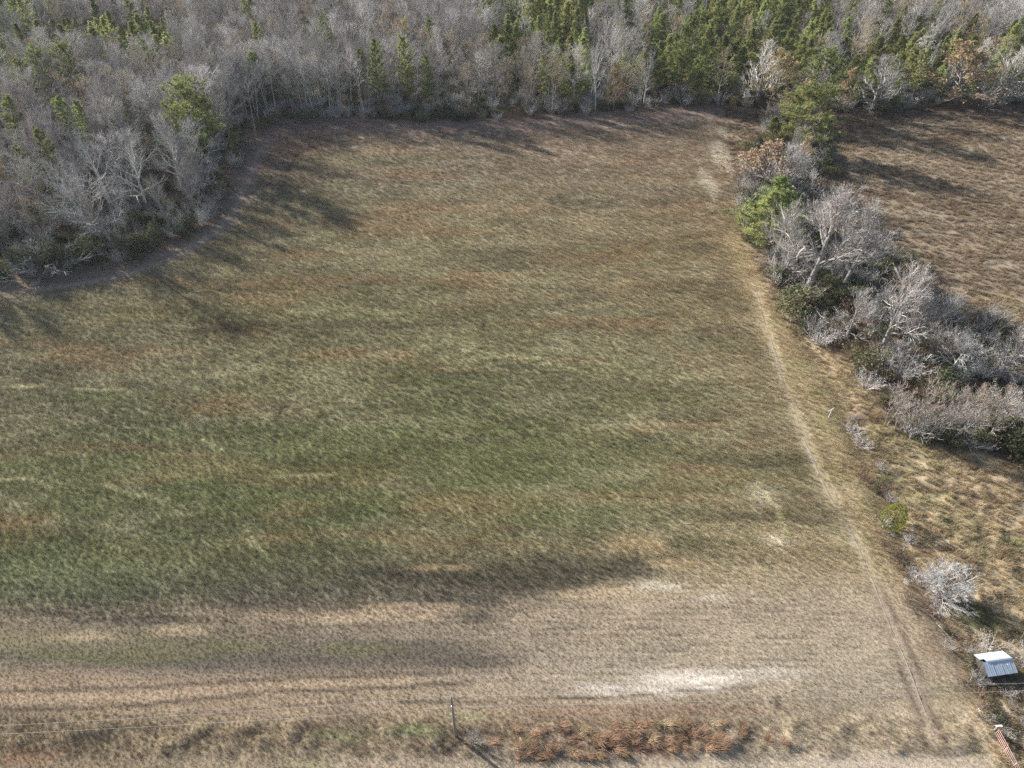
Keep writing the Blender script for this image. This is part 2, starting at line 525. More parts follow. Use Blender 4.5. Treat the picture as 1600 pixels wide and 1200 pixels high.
# darker broad-leaved weeds left standing in the mown half
for q in [(880, 890, 130, 26), (830, 915, 110, 22), (640, 900, 160, 22), (700, 935, 110, 16), (980, 885, 55, 22), (300, 1030, 330, 20), (600, 1018, 210, 22), (720, 1035, 130, 12), (740, 965, 40, 12), (420, 940, 120, 14), (200, 970, 120, 8)]:
    blend(blob(*q, seed=8, warp=.42, soft=.8), (66, 61, 52), .85)
for q in [(180, 1025, 170, 14), (560, 1015, 90, 12), (330, 1010, 120, 10)]:
    blend(blob(*q, seed=9), (88, 86, 48), .6)
for q in [(285, 985, 50, 9), (130, 995, 70, 8), (560, 965, 160, 9), (690, 888, 60, 6), (640, 950, 80, 9), (1000, 850, 60, 18), (1060, 880, 60, 12), (950, 930, 90, 12)]:
    blend(blob(*q, seed=12), (170, 146, 112), .7)
# bare sand
for q, a in [((1085, 1062, 95, 16), .75), ((1000, 1080, 120, 9), .6), ((1200, 1050, 60, 16), .5), ((1030, 915, 45, 9), .4), ((1215, 845, 26, 12), .45), ((1190, 775, 30, 22), .32), ((1110, 935, 40, 7), .35), ((1120, 1070, 40, 9), .65), ((950, 1075, 60, 8), .5)]:
    blend(blob(*q, soft=.9, seed=14) * (.35 + 1.1 * fbm(gx / 1.3, gy / .5, 15, 4)), (222, 212, 196), a)
# mowing lines
mow = sstep(860, 950, gpy) * (1 - sstep(1095, 1115, gpy))
mowx = 0.35 + 0.65 * sstep(700, 950, gpx)
yy = gy + 0.004 * (gx - 10) ** 2 * 0.12 + 0.5 * (fbm(gx / 14, gy / 6, 77, 2) - 0.5) + 0.012 * gx
yy = yy + .5 * (fbm(gx / 3.5, gy / 2, 78, 2) - .5)
lines = 0.5 + 0.5 * np.sin(yy * 2 * math.pi / 0.84)
blend((lines ** 5) * mow * mowx * sstep(.2, .62, fbm(gx / 7, gy / 2.4, 3, 3)) * 1.3, (104, 91, 71), .42)
blend((lines < .25) * mow * mowx * vnoise(gx / 6, gy / 2, 4), (180, 160, 128), .35)
GROOVE = (lines ** 6) * mow * mowx * sstep(.2, .62, fbm(gx / 7, gy / 2.4, 3, 3))
# wheel lines along the near side of the field
for p, w, a in [([(-60, 1112), (200, 1104), (420, 1082), (600, 1075), (740, 1066)], .22, .75), ([(-60, 1082), (200, 1076), (420, 1062), (700, 1052)], .25, .6),
                ([(-60, 1130), (300, 1116), (560, 1095)], .18, .4), ([(620, 1098), (900, 1092), (1000, 1086), (1180, 1073)], .16, .6), ([(-40, 955), (200, 960), (330, 970)], .3, .5),
                ([(400, 985), (560, 977), (760, 970)], .2, .4)]:
    stroke(p, w, (70, 60, 50), a)
stroke([(-60, 1095), (200, 1088), (420, 1072), (640, 1064)], .5, (172, 146, 112), .5)
# lodged pale grass and animal trails
for p in [[(-40, 752), (40, 748), (62, 752), (80, 764)], [(160, 755), (190, 768), (260, 782)], [(384, 822), (392, 842), (415, 868)], [(316, 688), (345, 703)], [(120, 608), (190, 608), (205, 614)],
          [(585, 482), (620, 506)], [(720, 565), (800, 556), (880, 572), (900, 580)], [(700, 545), (860, 562)], [(420, 745), (520, 742)], [(800, 420), (825, 440)], [(0, 606), (60, 604)], [(1180, 750), (1215, 800), (1228, 840)]]:
    stroke(p, .26, (166, 160, 122), .6)
for p in [[(755, 500), (750, 545)], [(445, 255), (452, 275), (438, 300)], [(440, 632), (428, 690)], [(620, 215), (640, 225)], [(770, 390), (780, 375)], [(425, 1000), (420, 1050)], [(1212, 1092), (1222, 1122)], [(290, 850), (320, 856)]]:
    stroke(p, .2, (62, 58, 46), .7)
# pale flattened grass by the hedgerow
for q in [(1128, 245, 20, 26), (1108, 285, 16, 24), (1150, 212, 26, 14)]:
    blend(blob(*q), (172, 160, 140), .8)
blend(blob(1148, 205, 28, 8), (84, 98, 66), .6)
# field margin along the hedgerow and beyond the ploughed line: straw, then the meadow
marg = 1 - sstep(1.5, 5.5, seg_dist(W([(1165, 380), (1185, 440), (1215, 510), (1250, 570), (1290, 640), (1340, 740), (1400, 850), (1460, 980), (1530, 1110)]), gx, gy) + 2.2 * (fbm(gx / 3, gy / 3, 25, 3) - .5))
blend(marg, (160, 140, 108), .75)
blend(marg * sstep(.5, .7, fbm(gx / 3, gy / 3, 91, 3)), (128, 120, 78), .6)
blend(marg * sstep(.55, .7, fbm(gx / 2, gy / 2, 95, 3)), (134, 108, 84), .5)
right = inside(W([(1130, 165), (1150, 300), (1165, 380), (1220, 500), (1310, 600), (1380, 760), (1480, 960), (1560, 1200), (2400, 1200), (2400, 165)]), gx, gy)
rf = right & (gpy < 520)
rm = right & (gpy >= 440)
colr = np.array([lin((146, 126, 99))]) * np.ones((len(gx), 1))
nr = fbm(gx / 12, gy / 5, 101, 4)
colr = colr * (1 + 0.5 * (nr - 0.5))[:, None]
k = sstep(.52, .68, fbm(gx / 16, gy / 6, 103, 4))[:, None]
colr = colr * (1 - k * .6) + lin((118, 96, 74)) * k * .6
k = sstep(.55, .7, fbm(gx / 8, gy / 3, 105, 4))[:, None]
colr = colr * (1 - k * .5) + lin((182, 166, 136)) * k * .5
wrf = (sstep(-1, 1, np.where(rf, 1.0, -1.0)))[:, None]
col = col * (1 - wrf) + colr * wrf
colm = np.array([lin((178, 155, 112))]) * np.ones((len(gx), 1))
for sc_, sd, c, a in [(3.2, 111, (150, 124, 88), .6), (2.0, 113, (118, 96, 70), .55), (5.0, 115, (150, 146, 92), .45), (1.4, 117, (205, 184, 142), .55)]:
    k = sstep(.5, .68, fbm(gx / sc_, gy / sc_, sd, 4))[:, None] * a
    colm = colm * (1 - k) + lin(c) * k
wm = (np.where(rm, sstep(440, 520, gpy), 0.0))[:, None]
col = col * (1 - wm) + colm * wm
for q, c, a in [((1372, 752, 14, 10), (138, 156, 84), .6), ((1590, 850, 30, 16), (158, 160, 96), .5), ((1530, 970, 40, 24), (96, 108, 56), .7), ((1480, 470, 25, 6), (130, 150, 60), .7), ((1560, 468, 60, 10), (184, 160, 116), .5), ((1460, 780, 50, 12), (190, 180, 112), .5)]:
    blend(blob(*q, seed=19), c, a)
# ditch bank: dark bramble soil
dd = seg_dist(DITCH, gx, gy)
blend(np.exp(-(dd / 1.5) ** 2) * sstep(560, 660, gpy), (112, 94, 74), .6)
# verge
for q, c, a in [((650, 1140, 44, 14), (130, 142, 84), .65), ((540, 1150, 60, 10), (120, 128, 70), .5), ((730, 1120, 40, 10), (150, 150, 100), .5), ((480, 1190, 40, 8), (150, 150, 84), .4),
                ((40, 1180, 50, 18), (138, 92, 60), .45), ((1100, 1110, 170, 12), (136, 104, 80), .6), ((880, 1108, 120, 8), (140, 110, 82), .5), ((1000, 1165, 140, 16), (128, 84, 58), .6)]:
    blend(blob(*q, seed=23), c, a)
blend(sstep(1100, 1130, gpy) * (1 - sstep(1180, 1196, gpy)) * sstep(.48, .64, fbm(gx / 1.3, gy / 1.0, 131, 3)) * (gpx < 1500), (92, 78, 60), .55)
blend(sstep(1085, 1120, gpy) * (1 - sstep(1160, 1196, gpy)) * (gpx > 1180) * sstep(.5, .62, fbm(gx / 1.1, gy / .8, 137, 3)), (190, 170, 132), .6)
# earth lane in the near right corner
blend(blob(1380, 1215, 240, 40, soft=.5, warp=.25, seed=29), (180, 162, 136), .8)
blend(blob(900, 1215, 260, 20, soft=.5, warp=.3, seed=31), (168, 150, 122), .7)
# woods: litter
inw = inside(WOOD, gx, gy)
de = seg_dist(EDGE, gx, gy)
blend(np.where(inw, sstep(0, 3, de), 0.0), (92, 72, 54), 1.0)
blend((1 - sstep(1.0, 6.0, de + 2 * (fbm(gx / 4, gy / 4, 141, 3) - .5))) * (gpy < 470), (122, 92, 72), .6)
blend(blob(430, 225, 75, 40, seed=37), (136, 102, 80), .7)
blend(blob(330, 270, 40, 30, seed=38), (126, 98, 78), .6)
inh = inside(HEDGE, gx, gy)
blend(np.where(inh, 1.0, 0), (100, 78, 58), .75)
# bare farm track round the wood
TRK2 = [(-200, 462), (0, 452), (120, 440), (230, 415), (310, 380), (352, 350), (378, 310), (392, 262), (420, 222)]
d2 = seg_dist(W(TRK2), gx, gy)
blend(1 - sstep(.6, 3.2, d2 + 2.0 * (fbm(gx / 4, gy / 4, 143, 4) - .5)), (104, 90, 80), .7)
dtk = seg_dist(TRACK, gx, gy)
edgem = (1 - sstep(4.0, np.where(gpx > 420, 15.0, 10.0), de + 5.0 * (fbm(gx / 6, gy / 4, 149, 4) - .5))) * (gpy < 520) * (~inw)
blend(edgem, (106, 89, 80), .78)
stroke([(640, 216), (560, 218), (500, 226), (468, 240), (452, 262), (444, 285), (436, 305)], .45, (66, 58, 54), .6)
stroke([(404, 236), (384, 285), (366, 330), (335, 362), (285, 395), (210, 425), (110, 446), (-40, 462)], .8, (136, 120, 110), .4)
stroke([(900, 205), (980, 196), (1060, 190), (1120, 186)], .8, (150, 132, 116), .4)
blend((1 - sstep(.5, 2.2, dtk + 1.3 * (fbm(gx / 2.5, gy / 2.5, 145, 3) - .5))) * sstep(.25, .6, fbm(gx / 6, gy / 6, 147, 3) + .15), (152, 133, 107), .4)
for off_ in (-.75, .75):
    blend((1 - sstep(.12, .4, np.abs(dtk - abs(off_)))) * sstep(880, 960, gpy) * sstep(.25, .5, fbm(gx / 3, gy / 3, 153, 3)), (94, 79, 63), .6)
lum = col @ np.array([.3, .6, .1])
col = col * .70 + lum[:, None] * .30
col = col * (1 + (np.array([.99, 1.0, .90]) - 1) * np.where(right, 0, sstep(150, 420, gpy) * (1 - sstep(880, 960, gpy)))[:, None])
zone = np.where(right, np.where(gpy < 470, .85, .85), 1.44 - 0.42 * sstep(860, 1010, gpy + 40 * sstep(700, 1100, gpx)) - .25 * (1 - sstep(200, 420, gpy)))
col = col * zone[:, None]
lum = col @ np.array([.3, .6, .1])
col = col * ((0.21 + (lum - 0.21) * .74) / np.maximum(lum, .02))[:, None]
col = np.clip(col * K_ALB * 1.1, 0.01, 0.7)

# lodged bunches stand as little mounds in the meadow and verge
rough = np.where(rm, sstep(520, 640, gpy), 0.0) + sstep(1110, 1140, gpy) * (1 - sstep(1170, 1190, gpy)) * (~rm)
gz = gz + rough * 0.5 * np.maximum(0, fbm(gx / 1.5, gy / 1.5, 151, 3) - 0.48) * 2.2
gz = gz - 0.07 * GROOVE

me = bpy.data.meshes.new('ground')
me.vertices.add(nx * ny)
me.vertices.foreach_set('co', np.stack([gx, gy, gz], 1).astype(np.float32).ravel())
ii = (np.arange(ny - 1)[:, None] * nx + np.arange(nx - 1)[None]).ravel()
quads = np.stack([ii, ii + 1, ii + 1 + nx, ii + nx], 1)
nq = len(quads)
me.loops.add(nq * 4)
me.loops.foreach_set('vertex_index', quads.ravel().astype(np.int32))
me.polygons.add(nq)
me.polygons.foreach_set('loop_start', (np.arange(nq) * 4).astype(np.int32))
me.polygons.foreach_set('use_smooth', np.ones(nq, bool))
me.update(calc_edges=True)
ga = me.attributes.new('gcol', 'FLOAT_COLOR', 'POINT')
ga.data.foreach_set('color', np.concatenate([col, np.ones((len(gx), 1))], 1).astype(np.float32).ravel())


def vattr(name, val):
    a = me.attributes.new(name, 'FLOAT', 'POINT')
    a.data.foreach_set('value', np.asarray(val, np.float32))


# grass densities (tufts per square metre), height and lean direction
view = (gpx > -220) & (gpx < 1820) & (gpy > 130) & (gpy < 1290) & (gy > 12)
onpath = .92 * (1 - sstep(0.25, 1.2, seg_dist(TRACK, gx, gy) + 1.1 * (fbm(gx / 1.8, gy / 1.8, 181, 3) - .5))) * (.25 + .75 * sstep(.3, .55, fbm(gx / 4, gy / 4, 183, 3)))
tall = (~right) & (~inw) & view
mown = sstep(900, 1000, gpy + 60 * sstep(700, 1100, gpx))
ontrk2 = 1 - sstep(1.2, 3.0, d2)
sandy = np.maximum.reduce([blob(1085, 1062, 95, 16, soft=.9, seed=14), 0.5 * blob(1000, 1080, 120, 9, soft=.9, seed=14), 0.7 * blob(1380, 1215, 240, 40, soft=.5, warp=.25, seed=29)])
lod = np.clip((gpy - 150) / 700, 0.15, 1)
dens = np.where(tall, (2.2 + 8.0 * lod) * (1 + .5 * mown), 0) * (1 - .95 * onpath) * (1 - .8 * ontrk2) * (1 - .75 * sandy) * (1 - .72 * edgem)
vattr('d_field', dens)
hgt = (0.80 - 0.46 * mown) * (0.75 + 0.5 * fbm(gx / 14, gy / 4, 161, 3)) * (1 - .3 * onpath)
hgt = hgt * (1 + 0.5 * (1 - lod))
vattr('g_h', np.where(right, np.where(gpy < 470, .95, .75), hgt) * (1 + .6 * rough * (~right)))
flow = 1.8 * math.pi * (fbm(gx / 24, gy / 7, 171, 3) - 0.5)
vattr('g_yaw', (flow - 0.5) * (1 - .8 * mown))
vattr('d_right', np.where(right & view & (~inw), np.where(gpy < 470, 1.8, 3.6), 0) * np.where(inh, .35, 1.0) * (1 - .9 * onpath))
wv = (gx > -230) & (gx < 250) & (gy < 300)
vattr('d_wood', np.where(inw & wv & (de > 1.5), np.where(gy < 215, .30, .13), 0) + np.where(inh & wv, .22, 0))
me.materials.append(M['ground'])
ground = link('ground', me)
tag(ground, kind='structure')

# worn path along the field margin: a sheet a little above the ground
pb = Buf()
tp = TRACK
dens_pts = []
for a, b in zip(tp[:-1], tp[1:]):
    n = max(2, int(math.hypot(b[0] - a[0], b[1] - a[1]) / 0.5))
    for i in range(n): dens_pts.append((a[0] + (b[0] - a[0]) * i / n, a[1] + (b[1] - a[1]) * i / n))
sm = np.array(dens_pts)
for _ in range(14): sm[1:-1] = (sm[:-2] + 2 * sm[1:-1] + sm[2:]) / 4
prev = None
rp = RS(5)
for i in range(len(sm)):
    d = sm[min(i + 1, len(sm) - 1)] - sm[max(i - 1, 0)]
    d = d / np.hypot(*d); n = np.array([-d[1], d[0]])
    w = -0.10 + 0.40 * vnoise(np.array([i * .13]), np.array([2.0]), 5)[0] + rp.uniform(-.04, .06)
    n = n * 1.0; off = 0.5 * (vnoise(np.array([i * .09]), np.array([9.0]), 6)[0] - .5)
    w = max(.03, w) * min(1, .15 + i / 60, .1 + (len(sm) - i) / 50)
    row = [sm[i] + n * (w * s + off) for s in (-1, -.4, .4, 1)]
    base = len(pb.v)
    for q, dz in zip(row, (0.015, 0.03, 0.03, 0.015)):
        pb.v.append((q[0], q[1], gh(q[0], q[1]) + dz)); pb.r.append(.5)
    if prev is not None:
        for j in range(3):
            pb.f.append((prev + j, prev + j + 1, base + j + 1, base + j)); pb.m.append(0)
    prev = base
path = link('path', pb.mesh('path', [plain_mat('trodden_earth', (.29, .25, .197), (.42, .365, .29), 1.2, 0.95, 0, 0.1)]))
tag(path, kind='structure')

# ------------------------------------------------------------------ plant builders (prototypes)
def perp(d, rnd):
    q = Vector((rnd.gauss(0, 1), rnd.gauss(0, 1), rnd.gauss(0, 1)))
    q = q - d * q.dot(d)
    return q.normalized() if q.length > 1e-6 else Vector((1, 0, 0))


def polyline(p, d, L, n, rnd, wob, trop):
    pts = [p.copy()]
    for i in range(n):
        d = (d + perp(d, rnd) * wob * rnd.random() + Vector((0, 0, trop))).normalized()
        p = p + d * (L / n)
        pts.append(p.copy())
    return pts


def along(pts, t):
    x = t * (len(pts) - 1); i = min(int(x), len(pts) - 2); f = x - i
    return pts[i].lerp(pts[i + 1], f), (pts[i + 1] - pts[i]).normalized()


def bare_tree(seed, H, r0=None, fork=.42, nl=17, spread=.26, el=(20, 62), n2=7, n3=6, n4=4, tw=.022, up=.10, lean=0.06,
              top=.95, shape='oval', leaves=0, leaf_size=.16, stems=1, droop=0.0, leaf_low=False):
    rnd = random.Random(seed)
    T, C = Buf(), Buf()
    r0 = r0 or H * 0.011
    for s in range(stems):
        a = rnd.uniform(0, 6.28)
        ln = lean if stems == 1 else lean + rnd.uniform(.05, .28)
        d = Vector((math.cos(a) * ln, math.sin(a) * ln, 1)).normalized()
        o = Vector((math.cos(a) * .15 * (stems > 1), math.sin(a) * .15 * (stems > 1), -0.25))
        hh = H * (1 if s == 0 else rnd.uniform(.7, 1))
        tr = polyline(o, d, hh * top, 12, rnd, .085, .012)
        nn = len(tr)
        T.tube(tr, [r0 * (1.25 if i == 0 else 1) * max(.07, (1 - i / (nn - 1)) ** .75) for i in range(nn)], 7)
        for i in range(nl):
            u = (i + rnd.random()) / nl
            t = fork + (1 - fork) * u * .98
            p, dt = along(tr, t)
            az = i * 2.4 + rnd.uniform(-.5, .5)
            e = math.radians(el[0] + (el[1] - el[0]) * u + rnd.uniform(-10, 10))
            dl = Vector((math.cos(az) * math.cos(e), math.sin(az) * math.cos(e), math.sin(e)))
            if shape == 'oval': pr = .45 + .75 * math.sin(math.pi * min(1, .12 + .88 * u))
            elif shape == 'round': pr = 1.15 - .62 * u
            else: pr = 1.1 - .85 * u
            L = spread * hh * pr * rnd.uniform(.75, 1.2)
            lp = polyline(p, dl, L, 6, rnd, .30, up - droop * .3)
            rl = r0 * (1 - t) ** .6 * (.48 if shape != 'round' else .62) + .014
            T.tube(lp, [rl * max(.12, (1 - k / 6) ** .8) for k in range(7)], 4)
            for j in range(n2):
                v = .22 + .78 * (j + rnd.random()) / n2
                q, dq = along(lp, min(v, .999))
                d2_ = (dq + perp(dq, rnd) * rnd.uniform(.5, 1.1) + Vector((0, 0, .12 - droop))).normalized()
                L2 = L * .48 * (1.15 - .6 * v) * rnd.uniform(.7, 1.25)
                bp = polyline(q, d2_, L2, 4, rnd, .34, up * .8 - droop)
                rr = rnd.random()
                C.tube(bp, [max(.012, rl * .5 * (1 - .2 * k)) for k in range(5)], 3, 0, rr)
                for k in range(n3):
                    w = .15 + .85 * (k + rnd.random()) / n3
                    x, dx = along(bp, min(w, .999))
                    d3 = (dx + perp(dx, rnd) * rnd.uniform(.4, 1.0) + Vector((0, 0, .08 - droop))).normalized()
                    L3 = L2 * .5 * rnd.uniform(.5, 1.2)
                    x1 = x + d3 * L3
                    C.sliver(x, x1, tw, rnd, 0, rr)
                    for m_ in range(n4):
                        y0 = x.lerp(x1, rnd.uniform(.15, 1))
                        d4 = (d3 + perp(d3, rnd) * rnd.uniform(.4, .9) + Vector((0, 0, .1 - droop))).normalized()
                        y1 = y0 + d4 * L3 * rnd.uniform(.35, .8)
                        C.sliver(y0, y1, tw * .7, rnd, 0, min(1, max(0, rr + rnd.uniform(-.3, .3))))
                        if leaves and rnd.random() < leaves and (not leaf_low or u < .6):
                            C.leaf(y0.lerp(y1, rnd.uniform(.3, 1)), leaf_size * rnd.uniform(.6, 1.3), rnd, 1, rnd.random(), .7)
    return T, C


def needle_tuft(C, c, size, n, rnd, r, axis, w=.055):
    for _ in range(n):
        d = (axis * .7 + Vector((rnd.gauss(0, 1), rnd.gauss(0, 1), rnd.gauss(.15, 1))).normalized()).normalized()
        C.sliver(c, c + d * size * rnd.uniform(.6, 1.1), w, rnd, 0, min(1, max(0, r + rnd.uniform(-.22, .22))))


def pine(seed, H, base=.5, spread=.17, nb=34, shape='dome', ts=.46, n=19, r0=None, nt=14, w=.10, gap=0.15):
    rnd = random.Random(seed)
    T, C = Buf(), Buf()
    r0 = r0 or H * .0115
    tr = polyline(Vector((0, 0, -.25)), Vector((rnd.uniform(-.03, .03), rnd.uniform(-.03, .03), 1)).normalized(), H * .98, 12, rnd, .04, .02)
    T.tube(tr, [r0 * max(.08, (1 - i / 12) ** .8) for i in range(13)], 7)
    lob = [rnd.uniform(.7, 1.25) for _ in range(7)]
    for i in range(nb):
        u = (i + rnd.random()) / nb
        if rnd.random() < gap: continue
        t = base + (1 - base) * u * .985
        p, dt = along(tr, t)
        az = i * 2.39996 + rnd.uniform(-.4, .4)
        if shape == 'dome':
            pr = (.55 + .6 * math.sin(math.pi * (.18 + .72 * u))) * (1.0 if u < .85 else .75); e = math.radians(-8 + 62 * u + rnd.uniform(-12, 12))
        else:
            pr = 1.2 * (1 - u) ** .75 + .10; e = math.radians(8 + 48 * u + rnd.uniform(-10, 10))
        L = spread * H * pr * lob[int(az / 6.2832 * 7) % 7] * rnd.uniform(.75, 1.15)
        dl = Vector((math.cos(az) * math.cos(e), math.sin(az) * math.cos(e), math.sin(e)))
        bp = polyline(p, dl, L, 5, rnd, .2, .07)
        T.tube(bp, [max(.012, .035 * H / 15 * (1 - .18 * k)) for k in range(6)], 3)
        rr = rnd.random() * .75
        m = max(3, int(nt * (.5 + L / (spread * H)) * .8))
        for j in range(m):
            v = .30 + .70 * (j + rnd.random()) / m
            q, dq = along(bp, min(.999, v))
            off = perp(dq, rnd) * rnd.uniform(0, .34) * L * (1.1 - .5 * v)
            off.z = abs(off.z) * .6
            c = q + off
            needle_tuft(C, c, ts * rnd.uniform(.8, 1.25), n, rnd, min(1, rr + .25 * (off.length > .1 * L)), (dq + Vector((0, 0, .5))).normalized(), w)
    p, dt = along(tr, .99)
    for _ in range(5): needle_tuft(C, p + Vector((rnd.uniform(-.2, .2), rnd.uniform(-.2, .2), rnd.uniform(-.3, .2))), ts, n, rnd, .8, Vector((0, 0, 1)), w)
    return T, C


def bush(seed, R, Hh, n=900, leaf=.17, lobes=9, stems=6):
    rnd = random.Random(seed)
    T, C = Buf(), Buf()
    ls = []
    for i in range(lobes):
        a = rnd.uniform(0, 6.28); q = R * .62 * math.sqrt(rnd.random())
        z = Hh * rnd.uniform(.25, .72)
        ls.append((Vector((math.cos(a) * q, math.sin(a) * q, z)), R * rnd.uniform(.28, .5), rnd.random() * .7))
    for c, s, rr in ls[:stems]:
        T.tube(polyline(Vector((c.x * .12, c.y * .12, -.15)), Vector((c.x * .6, c.y * .6, c.z)).normalized(), c.length * .95, 4, rnd, .2, .02), [.05, .04, .03, .02, .012], 4)
    for i in range(n):
        c, s, rr = ls[i % lobes]
        d = Vector((rnd.gauss(0, 1), rnd.gauss(0, 1), rnd.gauss(.2, 1))).normalized()
        k = rnd.uniform(.45, 1.06) ** .6
        p = c + Vector((d.x * s, d.y * s, d.z * s * .85)) * k
        if p.z < .05: p.z = rnd.uniform(.05, .3)
        C.leaf(p, leaf * rnd.uniform(.6, 1.35), rnd, 0, min(1, max(0, rr + rnd.uniform(-.2, .35))), .6)
    return T, C


def twig_bush(seed, R, Hh, ns=26, n2=7, n3=4, tw=.02, leaves=0, leaf=.1, droop=0.0, spreadk=1.0):
    rnd = random.Random(seed)
    T, C = Buf(), Buf()
    for i in range(ns):
        a = rnd.uniform(0, 6.28); k = math.sqrt(rnd.random())
        p = Vector((math.cos(a) * R * .22 * k, math.sin(a) * R * .22 * k, -.12))
        d = Vector((math.cos(a) * k * R / Hh * spreadk, math.sin(a) * k * R / Hh * spreadk, 1)).normalized()
        st = polyline(p, d, Hh * rnd.uniform(.7, 1.08) * (1 + .3 * k), 6, rnd, .17, .01 - droop)
        rr = rnd.random()
        T.tube(st, [.035 * Hh / 3 * max(.2, 1 - j / 6.5) for j in range(7)], 3, 0, rr)
        for j in range(n2):
            v = .25 + .75 * (j + rnd.random()) / n2
            q, dq = along(st, min(.999, v))
            d2_ = (dq + perp(dq, rnd) * rnd.uniform(.4, 1) + Vector((0, 0, .05 - droop))).normalized()
            L2 = Hh * .30 * (1.2 - .6 * v) * rnd.uniform(.6, 1.2)
            q1 = q + d2_ * L2
            C.sliver(q, q1, tw * 1.3, rnd, 0, rr)
            for m_ in range(n3):
                y0 = q.lerp(q1, rnd.uniform(.2, 1))
                d3 = (d2_ + perp(d2_, rnd) * rnd.uniform(.4, 1)).normalized()
                y1 = y0 + d3 * L2 * rnd.uniform(.3, .75)
                C.sliver(y0, y1, tw, rnd, 0, min(1, max(0, rr + rnd.uniform(-.3, .3))))
                if leaves and rnd.random() < leaves:
                    C.leaf(y1, leaf * rnd.uniform(.6, 1.4), rnd, 1, rnd.random(), .7)
    return T, C


def cedar(seed, R, Hh):
    rnd = random.Random(seed)
    T, C = Buf(), Buf()
    T.tube([(0, 0, -.2), (0.02, 0, Hh * .4), (0, .02, Hh * .85)], [.09, .07, .02], 6)
    for i in range(420):
        u = rnd.random()
        z = Hh * (.06 + .92 * u)
        pr = R * (math.sin(math.pi * min(1, .22 + .72 * u)) ** .8) * (1 - .25 * u)
        a = rnd.uniform(0, 6.28)
        k = rnd.uniform(.72, 1.03)
        c = Vector((math.cos(a) * pr * k, math.sin(a) * pr * k, z))
        ax = Vector((math.cos(a), math.sin(a), .55)).normalized()
        r = rnd.random()
        for _ in range(9):
            d = (ax + Vector((rnd.gauss(0, .6), rnd.gauss(0, .6), rnd.gauss(0, .6)))).normalized()
            C.sliver(c, c + d * rnd.uniform(.12, .24), .06, rnd, 0, min(1, max(0, r + rnd.uniform(-.2, .2))))
    return T, C


def tuft(seed, R, n, L, wd, leanx, fan=.5):
    """a patch of blades leaning roughly +X"""
    rnd = random.Random(seed)
    B = Buf()
    for i in range(n):
        a = rnd.uniform(0, 6.28); q = R * math.sqrt(rnd.random())
        p = Vector((math.cos(a) * q, math.sin(a) * q, -.03))
        l = L * rnd.uniform(.5, 1.15)
        d = Vector((leanx + rnd.gauss(0, fan), rnd.gauss(0, fan), 1)).normalized()
        m1 = p + d * l * .6
        d2_ = (d + Vector((leanx * .8 + rnd.gauss(0, .3), rnd.gauss(0, .3), -.25))).normalized()
        e = m1 + d2_ * l * .45
        s = Vector((-d.y, d.x, rnd.uniform(-.3, .3)))
        s = (s.normalized() if s.length > 1e-4 else Vector((1, 0, 0))) * wd * .5
        r = rnd.random()
        B.add([tuple(p - s), tuple(p + s), tuple(m1 + s * .8), tuple(m1 - s * .8), tuple(e)], [(0, 1, 2, 3), (3, 2, 4)], 0, r)
    return B


def proto(name, TC, tm, cms):
    T, C = TC
    return dict(trunk=T.mesh(name + '_trunk', [tm], True), crown=C.mesh(name + '_crown', cms), T=T, C=C, tm=tm, cms=cms)


PR = {}
for i in range(6):   # tall close-grown hardwoods
    PR['bare%d' % i] = proto('bare_tree', bare_tree(100 + i, 15.0, .15 + .02 * (i % 3), fork=.24 + .07 * (i % 3), nl=19, spread=.235 + .03 * (i % 2), el=(24, 68), n2=8, n3=6, n4=5, tw=.030, up=.10, lean=.12), M['bark_grey'], [M['twig_grey']])
for i in range(2):
    PR['tan%d' % i] = proto('tan_tree', bare_tree(130 + i, 13.0, .15, fork=.30, nl=17, spread=.25, el=(22, 66), n2=7, n3=6, n4=4, tw=.026, up=.10, leaves=.14, leaf_size=.2), M['bark_grey'], [M['twig_tan'], M['leaf_gold']])
for i in range(2):   # slim poles of the wood edge
    PR['pole%d' % i] = proto('slim_tree', bare_tree(140 + i, 14.0, .12, fork=.55, nl=13, spread=.15, el=(30, 65), n2=6, n3=5, n4=4, tw=.024, up=.12), M['bark_pale'], [M['twig_grey']])
for i in range(3):   # open-grown, wide
    PR['wide%d' % i] = proto('wide_tree', bare_tree(150 + i, 12.0, .26, fork=.24, nl=16, spread=.38, el=(32, 76), n2=12, n3=8, n4=4, tw=.026, up=.09, shape='round', top=.78), M['bark_mid'], [M['twig_pink']])
PR['round0'] = proto('round_tree', bare_tree(160, 11.0, .24, fork=.14, nl=20, spread=.42, el=(2, 78), n2=9, n3=7, n4=4, tw=.026, up=.10, shape='round', top=.85, leaves=.03, leaf_size=.14, leaf_low=True), M['bark_grey'], [M['twig_grey'], M['leaf_gold']])
PR['gold0'] = proto('gold_tree', bare_tree(165, 11.0, .22, fork=.14, nl=20, spread=.38, el=(2, 76), n2=8, n3=6, n4=4, tw=.026, up=.10, shape='round', top=.85, leaves=.8, leaf_size=.28), M['bark_grey'], [M['twig_tan'], M['leaf_gold']])
PR['orange0'] = proto('orange_tree', bare_tree(166, 9.0, .17, fork=.22, nl=16, spread=.36, el=(8, 70), n2=7, n3=5, n4=4, tw=.024, up=.08, shape='round', top=.85, leaves=.8, leaf_size=.28), M['bark_grey'], [M['twig_tan'], M['leaf_orange']])
PR['droop0'] = proto('drooping_tree', bare_tree(170, 11.0, .22, fork=.25, nl=15, spread=.36, el=(20, 78), n2=9, n3=7, n4=4, tw=.034, up=.02, shape='round', top=.85, droop=.26), M['bark_pale'], [M['twig_white']])
PR['birch0'] = proto('birch_clump', bare_tree(175, 9.0, .05, fork=.30, nl=15, spread=.15, el=(25, 60), n2=6, n3=5, n4=3, tw=.022, up=.08, stems=3), M['bark_mid'], [M['twig_rose']])
